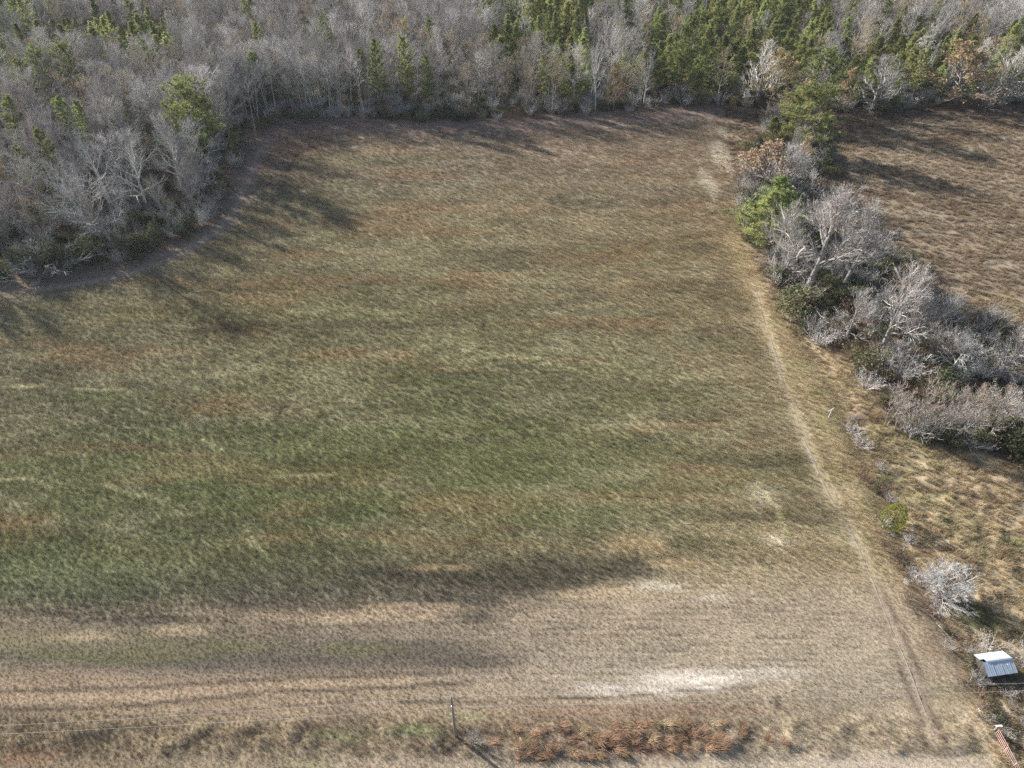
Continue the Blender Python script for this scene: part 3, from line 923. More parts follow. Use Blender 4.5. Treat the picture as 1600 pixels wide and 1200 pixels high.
PR['birch1'] = proto('birch_single', bare_tree(176, 9.0, .05, fork=.28, nl=18, spread=.19, el=(25, 60), n2=6, n3=5, n4=3, tw=.022, up=.08, lean=.12), M['bark_mid'], [M['twig_rose']])
for i in range(3):
    PR['pine%d' % i] = proto('pine', pine(200 + i, 17.0, base=.50 + .04 * i, spread=.22, nb=46, nt=16), M['bark_pine'], [M['needle']])
for i in range(2):
    PR['fatpine%d' % i] = proto('broad_pine', pine(206 + i, 14.0, base=.28, spread=.30, nb=58, nt=17, ts=.5), M['bark_pine'], [M['needle']])
for i in range(2):
    PR['slimpine%d' % i] = proto('slim_pine', pine(210 + i, 17.0, base=.30, spread=.13, nb=48, nt=13), M['bark_pine'], [M['needle']])
for i in range(4):
    PR['young%d' % i] = proto('young_pine', pine(220 + i, 10.0, base=.16, spread=.25, nb=54, nt=17, shape='cone', ts=.40, n=14, w=.085, gap=.05), M['bark_pine'], [M['needle_young']])
for i in range(2):
    PR['green%d' % i] = proto('evergreen_bush', bush(240 + i, 1.6, 2.4, 1300, .17), M['bark_pine'], [M['leaf_dark']])
    PR['snag%d' % i] = proto('pale_limbed_tree', bare_tree(180 + i, 12.0, .26, fork=.26, nl=14, spread=.40, el=(28, 72), n2=9, n3=6, n4=3, tw=.026, up=.08, shape='round', top=.8), M['bark_white'], [M['twig_white']])
    PR['olive%d' % i] = proto('olive_bush', bush(250 + i, 1.5, 2.0, 1100, .15, 10), M['bark_grey'], [M['leaf_olive']])
    PR['brown%d' % i] = proto('brown_bush', twig_bush(260 + i, 1.5, 1.5, 30, 7, 4, .022, .35, .1), M['twig_brown'], [M['twig_brown'], M['leaf_brown']])
    PR['grey%d' % i] = proto('grey_bush', twig_bush(270 + i, 1.6, 2.4, 30, 8, 5, .022), M['twig_grey'], [M['twig_grey']])
PR['ghost0'] = proto('pale_bush', bare_tree(280, 5.2, .05, fork=.10, nl=14, spread=.42, el=(12, 76), n2=12, n3=8, n4=5, tw=.013, up=.06, shape='round', top=.8, stems=3), M['bark_pale'], [M['twig_white']])
PR['arch0'] = proto('arching_bush', twig_bush(285, 3.2, 3.2, 34, 9, 5, .03, droop=.05, spreadk=1.3), M['twig_white'], [M['twig_white']])
PR['cedar0'] = proto('cedar', cedar(290, 1.35, 3.0), M['bark_pine'], [M['cedar']])
PR['sap0'] = proto('sapling', bare_tree(295, 3.0, .03, fork=.2, nl=14, spread=.24, el=(20, 50), n2=5, n3=4, n4=3, tw=.014, up=.05), M['bark_pale'], [M['twig_white']])
PR_H = dict(bare=15, tan=13, pole=14, wide=11.4, snag=11.4, round=11, gold=11, orange=9, droop=10.5, birch=9, pine=17, fatpine=14, slimpine=17, young=10, green=2.4, olive=2.1, brown=1.6, grey=2.5, ghost=5.0, arch=3.0, cedar=3.05, sap=3.0)
NAMES = dict(bare=('bare_tree', 'tree'), tan=('bare_tree', 'tree'), pole=('bare_tree', 'tree'), wide=('bare_tree', 'tree'), snag=('bare_tree', 'tree'), round=('bare_tree', 'tree'), gold=('leafy_tree', 'tree'), orange=('leafy_tree', 'tree'),
             droop=('bare_tree', 'tree'), birch=('sapling_tree', 'tree'), pine=('pine_tree', 'pine'), slimpine=('pine_tree', 'pine'), fatpine=('pine_tree', 'pine'), young=('young_pine', 'pine'), green=('evergreen_shrub', 'shrub'),
             olive=('olive_shrub', 'shrub'), brown=('dry_shrub', 'shrub'), grey=('bare_shrub', 'shrub'), ghost=('bare_shrub', 'shrub'), arch=('bare_shrub', 'shrub'), cedar=('cedar_tree', 'tree'), sap=('sapling', 'sapling'))
TREES = []      # (kind, X, Y, h, root)
AUTO = []       # plants whose label is worked out from their neighbours at the end


def kindof(key):
    return key.rstrip('0123456789')


def plant(key, X, Y, h, label, group=None, rz=None, wide=1.0, tilt=(0, 0), name=None, auto=None):
    k = kindof(key); p = PR[key]
    nm, cat = NAMES[k]
    r = random.Random(int(X * 131 + Y * 977 + h * 13))
    s = h / PR_H[k]
    root = empty(name or nm, (X, Y, gh(X, Y)), rz if rz is not None else r.uniform(0, 6.28))
    root.rotation_mode = 'ZYX'
    root.rotation_euler = (tilt[0], tilt[1], root.rotation_euler.z)
    root.scale = (s * wide, s * wide, s)
    tag(root, label, cat, group)
    shrub = cat == 'shrub'
    link('stems' if shrub else 'trunk', p['trunk'], root)
    link('foliage' if k in ('green', 'olive') else ('twigs' if shrub else 'crown'), p['crown'], root)
    TREES.append((k, X, Y, h, root))
    if auto: AUTO.append([root, auto, X, Y, h])
    return root


def plant_top(key, tx, ty, h, label, **kw):
    X, Y, _ = at(tx, ty, h)
    return plant(key, X, Y, h, label, **kw)


def plant_base(key, bx, by, ty, label, h=None, **kw):
    X, Y, _ = at(bx, by)
    k = kindof(key)
    if h is None:
        h = height_for(X, Y, ty) * (.88 if k in ('wide', 'snag', 'round', 'gold', 'orange', 'droop') else (.8 if k == 'birch' else .96))
        if bx > 580 and k in ('wide', 'round', 'gold', 'orange', 'droop', 'pine', 'fatpine', 'slimpine', 'young', 'tan'):
            X = (bx - 800) / FPX * (Y * CP - (.6 * h - CAM_H) * SP)      # bx is where the middle of the crown is seen
    return plant(key, X, Y, h, label, **kw)


LANDMARKS = [
    ('tallest green pine standing at the corner of the left wood', 'tallest corner pine'),
    ('dark pine in the grey left wood, left one of the trio', 'left pine of the trio'),
    ('dark pine with bare lower trunk, right one of the left wood trio', 'right pine of the trio'),
    ('single slim pine standing in front of the trio of dark pines in the left wood', 'slim pine before the trio'),
    ('bare grey tree with a long pale leaning trunk in the left wood', 'leaning pale trunk'),
    ('bare grey tree with forked pale limbs in the middle of the left wood', 'forked pale tree'),
    ('bare grey tree with a crooked pale trunk left of the corner pines', 'crooked pale tree'),
    ('pale arching bare shrub spilling over the edge of the left wood', 'pale arching shrub'),
    ('slim pine at the far wood edge, leftmost of the three green ones there', 'leftmost slim edge pine'),
    ('slim pine at the far wood edge, rightmost of the three green ones', 'rightmost slim edge pine'),
    ('yellow leafed tree showing above the three slim pines', 'yellow tree above the slim pines'),
    ('left bushy green pine of a pair among the bare trees behind the field', 'pair of bushy pines'),
    ('pale yellow tree at the far edge, below the pair of bushy pines', 'pale yellow edge tree'),
    ('tall pale bare tree with open limbs at the far edge, centre of the view', 'tall open limbed tree'),
    ('broad tall pine in the far wood edge with the golden tree beside it', 'broad far pine'),
    ('pale bare tree just right of the broad pine', 'pale tree by the broad pine'),
    ('orange leafed tree at the far edge just left of the hedgerow pine', 'orange edge tree'),
    ('large round grey bare tree at the head of the right field', 'large round grey tree'),
    ('white drooping bare tree above the right field', 'white drooping far tree'),
    ('large orange leafed tree at the head of the right field', 'large orange tree'),
    ('broad hedgerow pine with a dense dark crown beside the right field', 'broad hedgerow pine'),
    ('orange leafed oak leaning over the field side of the hedgerow', 'leaning orange oak'),
    ('bright green bushy pine on the field side of the hedgerow', 'bright hedgerow pine'),
    ('largest pale bare tree of the hedgerow with a dark trunk', 'largest pale hedgerow tree'),
    ('second pale bare tree of the hedgerow, right of the brown thicket', 'second pale hedgerow tree'),
    ('white drooping bare tree right of the second pale tree', 'drooping hedgerow tree'),
    ('leftmost reddish birch clump on the thicket front', 'leftmost birch clump'),
    ('separate reddish birch clump right of the main stand', 'separate birch clump'),
    ('bright green rounded cedar standing alone beside the track', 'lone cedar'),
    ('white leafless bush, the big round one in the meadow', 'round white bush'),
    ('yellow green shrub on the left wall of the shed', 'shed shrub'),
]
# ------------------------------------------------------------------ single trees one can point at
# left wood
plant_base('fatpine1', 322, 264, 126, 'tallest green pine standing at the corner of the left wood', wide=1.0)
plant_base('pine1', 342, 258, 150, 'shorter green pine leaning on the tallest pine at the corner of the left wood')
plant_base('young0', 372, 240, 196, 'low bright young pine at the foot of the two corner pines')
plant_top('pine2', 27, 98, 15.5, 'dark pine in the grey left wood, left one of the trio')
plant_top('pine0', 54, 78, 15.5, 'dark pine rising from the grey left wood, middle one of the trio')
plant_top('pine1', 90, 72, 17.0, 'dark pine with bare lower trunk, right one of the left wood trio')
plant_top('slimpine0', 92, 150, 14, 'single slim pine standing in front of the trio of dark pines in the left wood', wide=1.3)
plant_top('slimpine1', 3, 150, 15, 'pine cut by the left edge of the view with a bare trunk', wide=1.3)
plant_base('snag0', 140, 362, 232, 'bare grey tree with a long pale leaning trunk in the left wood', wide=1.1, tilt=(0, -.10))
plant_base('snag1', 176, 330, 190, 'bare grey tree with forked pale limbs in the middle of the left wood', wide=1.1)
plant_base('snag0', 288, 304, 186, 'bare grey tree with a crooked pale trunk left of the corner pines', wide=1.1, tilt=(0, -.12))
plant_base('snag1', 232, 330, 205, 'bare tangled grey tree between the forked tree and the crooked tree', wide=1.1, rz=2.0)
plant_base('wide1', 36, 372, 262, 'bare grey tree above the dark shrubs at the far left of the wood', wide=.8, rz=1.0)
plant_base('arch0', 72, 428, 388, 'pale arching bare shrub spilling over the edge of the left wood', wide=1.35)
plant_base('gold0', 20, 320, 235, 'brown leafed tree at the left frame edge in the wood', wide=.8)
# far edge, centre
plant_base('slimpine0', 588, 182, 56, 'slim pine at the far wood edge, leftmost of the three green ones there')
plant_base('slimpine1', 636, 178, 50, 'slim pine at the far wood edge, middle and tallest of the three green ones')
plant_base('slimpine0', 668, 178, 82, 'slim pine at the far wood edge, rightmost of the three green ones', rz=2.2)
plant_top('gold0', 625, 28, 15, 'yellow leafed tree showing above the three slim pines', wide=.65)
plant_top('young1', 772, 36, 12, 'left bushy green pine of a pair among the bare trees behind the field', wide=1.1)
plant_top('young2', 806, 32, 12, 'right bushy green pine of a pair among the bare trees behind the field', wide=1.1)
plant_base('tan0', 822, 178, 98, 'pale yellow tree at the far edge, below the pair of bushy pines', wide=.9)
plant_base('snag0', 930, 172, 48, 'tall pale bare tree with open limbs at the far edge, centre of the view', wide=.6)
plant_base('snag1', 1005, 168, 62, 'bare tree with one broken white limb left of the broad pine', wide=.6, rz=.7)
plant_base('fatpine0', 1070, 160, 24, 'broad tall pine in the far wood edge with the golden tree beside it', wide=.75)
plant_base('gold0', 962, 172, 92, 'golden leafed tree at the far edge left of the broad pine', wide=.8, rz=1.2)
plant_base('tan1', 1130, 160, 70, 'pale bare tree just right of the broad pine', wide=.9)
plant_base('round0', 1195, 165, 50, 'grey bare tree behind the orange tree by the hedgerow top', wide=1.1)
plant_base('gold0', 1222, 165, 62, 'orange leafed tree at the far edge just left of the hedgerow pine', wide=1.0, rz=3.0)
plant_base('snag1', 1290, 150, 40, 'upright grey bare tree behind the hedgerow top', wide=.55, rz=3.1)
plant_base('round0', 1378, 178, 76, 'large round grey bare tree at the head of the right field', wide=1.55, rz=2)
plant_base('droop0', 1450, 140, 12, 'white drooping bare tree above the right field', wide=.75)
plant_base('slimpine0', 1440, 166, 70, 'dark pine between the round grey tree and the orange tree of the right field', rz=1)
plant_base('gold0', 1515, 162, 55, 'large orange leafed tree at the head of the right field', wide=1.9, rz=2)
plant_base('round0', 1585, 165, 60, 'grey bare tree right of the large orange tree', wide=1.5, rz=4)
plant_base('gold0', 1318, 172, 96, 'low brown leafed tree left of the large round grey tree', wide=.9, rz=5)
# hedgerow
plant_base('fatpine1', 1282, 190, 78, 'hedgerow pine standing highest up the row, behind the orange oak', wide=1.25, rz=1)
plant_base('orange0', 1258, 196, 118, 'small orange leafed tree between the two hedgerow pines', wide=1.5)
plant_base('fatpine0', 1254, 236, 134, 'broad hedgerow pine with a dense dark crown beside the right field', wide=1.7, rz=2)
plant_base('young3', 1212, 228, 178, 'pale young pine at the left foot of the broad hedgerow pine', wide=1.4)
plant_base('round0', 1244, 268, 192, 'grey bare tree in front of the broad hedgerow pine', wide=.8, rz=1.0)
plant_base('orange0', 1196, 292, 212, 'orange leafed oak leaning over the field side of the hedgerow', wide=1.9, rz=2, h=10.5)
plant_base('orange0', 1168, 280, 240, 'low orange leafed tree at the field edge of the leaning orange oak', wide=1.7, rz=5, h=7)
plant_base('round0', 1236, 306, 215, 'pinkish grey bare tree right of the orange oak', wide=1.2, rz=2.4)
plant_base('orange0', 1258, 262, 205, 'orange leafed tree behind the pinkish bare tree', wide=.8, rz=4)
plant_base('young0', 1184, 384, 276, 'bright green bushy pine on the field side of the hedgerow', wide=2.0, tilt=(0, .12), h=11.5)
plant_base('young2', 1206, 362, 276, 'taller green pine growing into the bright bushy hedgerow pine', wide=1.9, tilt=(0, .08), h=11.5)
plant_base('wide0', 1290, 456, 262, 'largest pale bare tree of the hedgerow with a dark trunk', wide=1.2, rz=.4)
plant_base('wide2', 1345, 450, 300, 'pale bare tree growing into the largest hedgerow tree from the right', wide=1.2, rz=1.3, tilt=(0, .08))
plant_base('wide1', 1222, 412, 300, 'bare grey tree behind the bright green hedgerow pine', wide=.85, rz=2)
plant_base('round0', 1238, 440, 345, 'low bare twiggy tree left of the largest pale tree', wide=1.0, rz=.2)
plant_base('wide1', 1408, 552, 404, 'second pale bare tree of the hedgerow, right of the brown thicket', wide=1.0, rz=3.0)
plant_base('round0', 1340, 530, 440, 'grey twiggy tree left of the second pale bare tree', wide=.95, rz=2.9)
plant_base('wide2', 1440, 550, 450, 'bare tree with twisted white limbs behind the birch clump', wide=.9, rz=.9)
plant_base('droop0', 1500, 590, 508, 'white drooping bare tree right of the second pale tree', wide=1.15, rz=.6)
plant_base('wide0', 1590, 600, 478, 'grey bare tree cut by the right edge beside the thicket', wide=1.0, rz=5)
plant_base('round0', 1622, 640, 560, 'low grey bare tree at the right edge beside the thicket', wide=1.1, rz=3.7)
for bx, by, ty, key, wd, lab in [
        (1400, 676, 572, 'birch0', 1.1, 'leftmost reddish birch clump on the thicket front'), (1420, 684, 566, 'birch1', 1.1, 'slender birch right of the leftmost clump'),
        (1440, 688, 548, 'birch0', 1.0, 'tallest birch clump in the middle of the thicket front'), (1462, 688, 556, 'birch1', 1.1, 'pale birch right of the tallest clump'),
        (1480, 690, 570, 'birch0', 1.1, 'birch clump over the darkest shade of the thicket'), (1384, 664, 590, 'birch0', 1.2, 'low tan birch clump at the track end of the thicket'),
        (1530, 690, 584, 'birch0', 1.2, 'separate reddish birch clump right of the main stand'), (1550, 684, 580, 'birch1', 1.2, 'leaning white stemmed birch right of the main stand')]:
    plant_base(key, bx, by, ty, lab, group='birches on the thicket front', wide=wd, tilt=(0, .04))
# lone plants in the meadow
plant_base('cedar0', 1392, 818, 782, 'bright green rounded cedar standing alone beside the track', wide=1.0, h=3.8)
plant_base('sap0', 1412, 858, 826, 'little white sapling between the cedar and the pale bush', h=1.9)
plant_base('ghost0', 1466, 930, 848, 'white leafless bush, the big round one in the meadow', wide=1.6, h=4.9)
plant_base('grey0', 1432, 905, 880, 'tan shrub on the track side of the white leafless bush', wide=1.3, h=1.5)
plant_base('grey1', 740, 1160, 1128, 'low lilac grey twiggy shrub beside the utility pole', wide=1.0, h=1.5)
plant_base('grey0', 1545, 1020, 990, 'bare twiggy shrub behind the shed roof', wide=1.3, h=1.9)
plant_base('grey1', 1598, 1040, 995, 'reddish bare shrub right of the shed', wide=1.2, h=2.2)
plant_base('olive0', 1514, 1036, 1012, 'yellow green shrub on the left wall of the shed', wide=1.0, h=1.7)
plant_base('grey0', 1530, 1058, 1040, 'grey bramble hiding the left wall of the shed', wide=1.2, h=1.3)
plant_base('brown0', 1562, 1070, 1050, 'brown bramble under the front eave of the shed', wide=1.3, h=.9)
plant_base('olive1', 1546, 1092, 1075, 'green shrub below the shed', wide=.9, h=1.0)
plant_base('olive0', 1556, 1110, 1094, 'green shrub between the shed and the red gate', wide=.9, rz=2, h=1.1)
plant_base('green0', 1566, 1128, 1108, 'dark green shrub at the gate post', wide=.9, h=1.2)
plant_base('brown0', 1532, 1085, 1066, 'brown bramble left of the green shrub below the shed', wide=1.4, h=0.8)
plant_base('grey0', 1540, 1120, 1104, 'grey brush heap beside the white board', wide=1.4, rz=1, h=0.9)
plant_base('brown1', 1590, 1070, 1046, 'dark bramble right below the shed', wide=1.5, h=0.8)
plant_base('brown0', 1600, 1100, 1075, 'dark bramble at the right frame edge below the shed', wide=1.6, rz=2, h=0.9)

# ------------------------------------------------------------------ woods
def poisson(poly_test, x0, x1, y0, y1, r, seed, n=30000):
    rr = RS(seed)
    cx = rr.uniform(x0, x1, n); cy = rr.uniform(y0, y1, n)
    ok = poly_test(cx, cy)
    cx, cy = cx[ok], cy[ok]
    grid, out = {}, []
    for x, y in zip(cx, cy):
        rad = r(x, y) if callable(r) else r
        g = (int(x // 6), int(y // 6))
        good = True
        for a in (-1, 0, 1):
            for b in (-1, 0, 1):
                for (u, v) in grid.get((g[0] + a, g[1] + b), ()):
                    if (u - x) ** 2 + (v - y) ** 2 < rad * rad: good = False; break
                if not good: break
            if not good: break
        if good:
            grid.setdefault(g, []).append((x, y)); out.append((x, y))
    return out


def wood_test(x, y):
    px, py = proj(x, y, np.full_like(x, 12.0))
    return inside(WOOD, x, y) & (px > -170) & (px < 1770) & (py > -70)


specs = [(X, Y, 3.7 if k in ('wide', 'snag') and X < -60 else 2.7 if k in ('wide', 'round', 'gold', 'pine', 'droop') else (1.9 if k == 'slimpine' else 1.4)) for k, X, Y, h, _ in TREES]
pts = poisson(wood_test, -330, 330, 95, 345, lambda x, y: 2.3 if (-85 < x < -36 and 170 < y < 203) else (4.4 if y < 200 else 4.8), 7, 60000)
E2 = np.array(pts)
edist = seg_dist(EDGE, E2[:, 0], E2[:, 1])
rz_ = random.Random(99)


def young_zone(px, py):
    n = float(fbm(np.array([px / 60.0]), np.array([py / 26.0]), 401, 3)[0])
    if px < 260 and py < 45 and py > 2: return n > .30
    if px < 260: return n > .66 and py < 60
    if 830 < px < 1340 and py < 88 - abs(px - 1090) * .06: return n > .40
    if px >= 1310 and 18 < py < 92: return n > .38
    if 740 < px < 840 and py < 60: return n > .55
    return n > .80


far_pts = {}
cands = []
for (x, y), ed in zip(pts, edist):
    if ed < 1.0: continue
    if any((x - a) ** 2 + (y - b) ** 2 < c * c or (abs(x - a - .1 * (y - b) * a / 60) < c * .95 and -c * 3.2 < y - b < 0) for a, b, c in specs): continue
    h = rz_.uniform(10.5, 17.0)
    px, py = proj(x, y, h)
    if px > 1290 and ed < 25: h *= .85
    px, py = proj(x, y, h)
    t = rz_.random()
    if young_zone(px, py):
        key = 'young%d' % rz_.randrange(4); h = rz_.uniform(7.5, 14) if ed > 8 else rz_.uniform(6, 9)
    elif 370 < px < 600 and ed < 9 and y > 165: key = 'pole%d' % rz_.randrange(2)
    elif 700 < px and t < (.62 if px > 1290 else .42) and ed < 40: key = 'tan%d' % rz_.randrange(2); h *= .9
    elif t < .10 and ed < 26: key = 'green%d' % rz_.randrange(2); h = rz_.uniform(4, 7)
    elif t < .18: key = 'tan%d' % rz_.randrange(2); h *= .9
    elif t > .955: key = 'slimpine%d' % rz_.randrange(2); h = rz_.uniform(13, 16)
    elif px < 400 and y < 172 and t > .6: key = 'wide%d' % rz_.randrange(3)
    else: key = 'bare%d' % rz_.randrange(6)
    cands.append([y - (8 if ed < 8 else 0), key, x, y, h, ed, px, py])
cands.sort()
count = {}
LIMIT = dict(wide=40, bare=170, tan=50, pole=40, young=180, slimpine=40, green=60)


def side(px):
    return 'left wood' if px < 380 else ('wood left of centre' if px < 760 else ('wood right of centre' if px < 1290 else 'wood by the right field'))


DESC = dict(green='tall dark evergreen', wide='pale limbed bare tree', bare='bare grey hardwood', tan='pale tan hardwood', pole='slim pale trunked hardwood', young='bright young pine', slimpine='slim dark pine')
for _, key, x, y, h, ed, px, py in cands:
    k = kindof(key)
    count[k] = count.get(k, 0) + 1
    if py < -12 or px < -40 or px > 1640 or count[k] > LIMIT[k]:
        far_pts.setdefault(key, []).append((x, y, h)); continue
    if k == 'green' and (py < 60 or px < -60): continue
    plant(key, x, y, h, DESC[k], group='%ss of the %s' % (DESC[k], side(px)), wide=rz_.uniform(.8, 1.6) if k == 'young' else rz_.uniform(.6, .85) if k == 'wide' else rz_.uniform(1.0, 1.55) if k == 'bare' else rz_.uniform(.9, 1.3), tilt=(rz_.uniform(-.06, .06), rz_.uniform(-.05, .05)), auto=DESC[k])

# what stands too far back or past the first few hundred to be told apart: one mass
def joined(key):
    p = PR[key]; B = Buf()
    B.v = p['T'].v + p['C'].v
    n = len(p['T'].v)
    B.f = p['T'].f + [tuple(i + n for i in f) for f in p['C'].f]
    B.m = [0] * len(p['T'].f) + [1 + q for q in p['C'].m]
    B.r = p['T'].r + p['C'].r
    return bpy.data.objects.new(key + '_source', B.mesh(key + '_whole', [p['tm']] + p['cms']))


def nodes_new(name):
    g = bpy.data.node_groups.new(name, 'GeometryNodeTree')
    g.interface.new_socket('Geometry', in_out='INPUT', socket_type='NodeSocketGeometry')
    g.interface.new_socket('Geometry', in_out='OUTPUT', socket_type='NodeSocketGeometry')
    return g, g.nodes, g.links


def named(N, name, typ='FLOAT'):
    a = N.new('GeometryNodeInputNamedAttribute'); a.data_type = typ; a.inputs[0].default_value = name
    return a.outputs[0]


def source_collection(name, objs):
    c = bpy.data.collections.new(name)
    for o in objs: c.objects.link(o)
    return c


def rand(N, lo, hi, seed):
    r = N.new('FunctionNodeRandomValue'); r.data_type = 'FLOAT'
    r.inputs['Min'].default_value if False else None
    fl = [s for s in r.inputs if s.type == 'VALUE']
    fl[0].default_value, fl[1].default_value = lo, hi
    r.inputs['Seed'].default_value = seed
    return [s for s in r.outputs if s.type == 'VALUE'][0]


def instance_group(name, coll, points_from, dens=None, scale_attr=None, smin=.8, smax=1.25, yaw_attr=None, yawj=.6, seed=1, tilt=.0):
    g, N, L = nodes_new(name)
    gi = N.new('NodeGroupInput'); go = N.new('NodeGroupOutput')
    if dens:
        oi = N.new('GeometryNodeObjectInfo'); oi.inputs['Object'].default_value = points_from
        dp = N.new('GeometryNodeDistributePointsOnFaces'); dp.distribute_method = 'RANDOM'
        L.new(oi.outputs['Geometry'], dp.inputs['Mesh'])
        L.new(named(N, dens), dp.inputs['Density']); dp.inputs['Seed'].default_value = seed
        src = dp.outputs['Points']
    else:
        m2p = N.new('GeometryNodeMeshToPoints'); L.new(gi.outputs[0], m2p.inputs['Mesh']); src = m2p.outputs['Points']
    ci = N.new('GeometryNodeCollectionInfo'); ci.inputs['Collection'].default_value = coll
    ci.inputs['Separate Children'].default_value = True; ci.inputs['Reset Children'].default_value = True
    ip = N.new('GeometryNodeInstanceOnPoints')
    L.new(src, ip.inputs['Points']); L.new(ci.outputs[0], ip.inputs['Instance'])
    ip.inputs['Pick Instance'].default_value = True
    cx = N.new('ShaderNodeCombineXYZ')
    if tilt:
        L.new(rand(N, -tilt, tilt, 5), cx.inputs[0]); L.new(rand(N, -tilt, tilt, 6), cx.inputs[1])
    yr = rand(N, -yawj, yawj, 7)
    if yaw_attr:
        ad = N.new('ShaderNodeMath'); ad.operation = 'ADD'
        L.new(named(N, yaw_attr), ad.inputs[0]); L.new(yr, ad.inputs[1]); yr = ad.outputs[0]
    L.new(yr, cx.inputs[2])
    er = N.new('FunctionNodeEulerToRotation'); L.new(cx.outputs[0], er.inputs[0]); L.new(er.outputs[0], ip.inputs['Rotation'])
    sr = rand(N, smin, smax, 9)
    if scale_attr:
        mu = N.new('ShaderNodeMath'); mu.operation = 'MULTIPLY'
        L.new(named(N, scale_attr), mu.inputs[0]); L.new(sr, mu.inputs[1]); sr = mu.outputs[0]
    L.new(sr, ip.inputs['Scale'])
    L.new(ip.outputs[0], go.inputs[0])
    return g


def gn_object(name, group, mesh=None):
    o = link(name, mesh or bpy.data.meshes.new(name))
    md = o.modifiers.new('scatter', 'NODES'); md.node_group = group
    return tag(o, kind='stuff')


allfar = []
for key, L_ in far_pts.items():
    allfar += [(x, y, h / PR_H[kindof(key)]) for x, y, h in L_]
if True:
    # one mass: bare kinds and pines each need their own picking, so points are grouped per kind inside one node group
    g, N, L = nodes_new('far_wood')
    gi = N.new('NodeGroupInput'); go = N.new('NodeGroupOutput'); jn = N.new('GeometryNodeJoinGeometry')
    kinds = sorted(set(kindof(k) for k in far_pts))
    V, SC, KD = [], [], []
    for ki, kd in enumerate(kinds):
        for key, L_ in sorted(far_pts.items()):
            if kindof(key) != kd: continue
            for x, y, h in L_: V.append((x, y, gh(x, y))); SC.append(h / PR_H[kd]); KD.append(ki)
    fm = bpy.data.meshes.new('far_wood'); fm.from_pydata(V, [], [])
    a = fm.attributes.new('s', 'FLOAT', 'POINT'); a.data.foreach_set('value', SC)
    a = fm.attributes.new('k', 'FLOAT', 'POINT'); a.data.foreach_set('value', [float(v) for v in KD])
    m2p = N.new('GeometryNodeMeshToPoints'); L.new(gi.outputs[0], m2p.inputs['Mesh'])
    for ki, kd in enumerate(kinds):
        coll = source_collection(kd + '_sources', [joined(k) for k in PR if kindof(k) == kd])
        cmp_ = N.new('FunctionNodeCompare'); cmp_.data_type = 'FLOAT'; cmp_.operation = 'EQUAL'
        vals = [s for s in cmp_.inputs if s.type == 'VALUE']
        L.new(named(N, 'k'), vals[0]); vals[1].default_value = float(ki); vals[2].default_value = .1
        ci = N.new('GeometryNodeCollectionInfo'); ci.inputs['Collection'].default_value = coll
        ci.inputs['Separate Children'].default_value = True; ci.inputs['Reset Children'].default_value = True
        ip = N.new('GeometryNodeInstanceOnPoints'); ip.inputs['Pick Instance'].default_value = True
        L.new(m2p.outputs[0], ip.inputs['Points']); L.new(ci.outputs[0], ip.inputs['Instance']); L.new(cmp_.outputs[0], ip.inputs['Selection'])
        cx = N.new('ShaderNodeCombineXYZ'); L.new(rand(N, 0, 6.28, 3), cx.inputs[2])
        er = N.new('FunctionNodeEulerToRotation'); L.new(cx.outputs[0], er.inputs[0]); L.new(er.outputs[0], ip.inputs['Rotation'])
        L.new(named(N, 's'), ip.inputs['Scale'])
        L.new(ip.outputs[0], jn.inputs[0])
    L.new(jn.outputs[0], go.inputs[0])
    gn_object('distant_woods', g, fm)

# undergrowth of the woods and hedgerow
UG = source_collection('undergrowth_sources', [joined(k) for k in ('green0', 'brown0', 'olive0', 'grey0', 'grey1', 'green1')])
gn_object('undergrowth', instance_group('undergrowth', UG, ground, 'd_wood', None, .6, 1.4, None, 3.14, 4))

# grasses
gs = source_collection('grass_sources', [bpy.data.objects.new('tuft_source', tuft(300 + i, .24, 24, .50, .022, .10, .50).mesh('tuft', [M['grass']])) for i in range(5)])
gn_object('field_grass', instance_group('field_grass', gs, ground, 'd_field', 'g_h', .55, 1.35, 'g_yaw', 3.14, 11, .12))
gs2 = source_collection('meadow_sources', [bpy.data.objects.new('meadow_tuft_source', tuft(320 + i, .34, 40, .62, .036, .30, .6).mesh('meadow_tuft', [M['grass']])) for i in range(5)])
gn_object('meadow_grass', instance_group('meadow_grass', gs2, ground, 'd_right', 'g_h', .5, 1.5, 'g_yaw', 1.8, 12, .15))

# ------------------------------------------------------------------ shrubs along the wood edge and in the hedgerow
def edge_point(t):
    ds = [math.hypot(b[0] - a[0], b[1] - a[1]) for a, b in zip(EDGE[:-1], EDGE[1:])]
    s = t * sum(ds)
    for (a, b), d in zip(zip(EDGE[:-1], EDGE[1:]), ds):
        if s <= d: return a[0] + (b[0] - a[0]) * s / d, a[1] + (b[1] - a[1]) * s / d
        s -= d
    return EDGE[-1]


r5 = random.Random(17)
SHD = dict(green='dark evergreen shrub', olive='olive green shrub', brown='brown dead shrub', grey='bare grey shrub')
for i in range(190):
    x, y = edge_point((i + r5.random()) / 190)
    x += r5.uniform(-1.5, 1.5); y += r5.uniform(-.3, 4)
    px, py = proj(x, y, 1)
    if not (-60 < px < 1660): continue
    if 1180 < px < 1300 and py < 260: continue
    corner = 380 < px < 570
    if corner and r5.random() < .75: continue
    t = r5.random()
    if 560 < px < 760 or px < 330: key = 'green' if t < (.68 if px < 330 else .5) else ('olive' if t < .78 else 'grey')
    else: key = 'green' if t < .2 else ('olive' if t < .5 else ('grey' if t < .8 else 'brown'))
    h = r5.uniform(1.4, 3.4) * (1.75 if px < 330 else 1) * (.7 if key == 'brown' else 1)
    plant(key + str(r5.randrange(2)), x, y, h, SHD[key], auto='edge ' + SHD[key], group='%ss along the edge of the %s' % (SHD[key], side(px)), wide=r5.uniform(.9, 1.3))
hp = poisson(lambda x, y: inside(HEDGE, x, y), 30, 140, 60, 200, 2.9, 23, 4000)
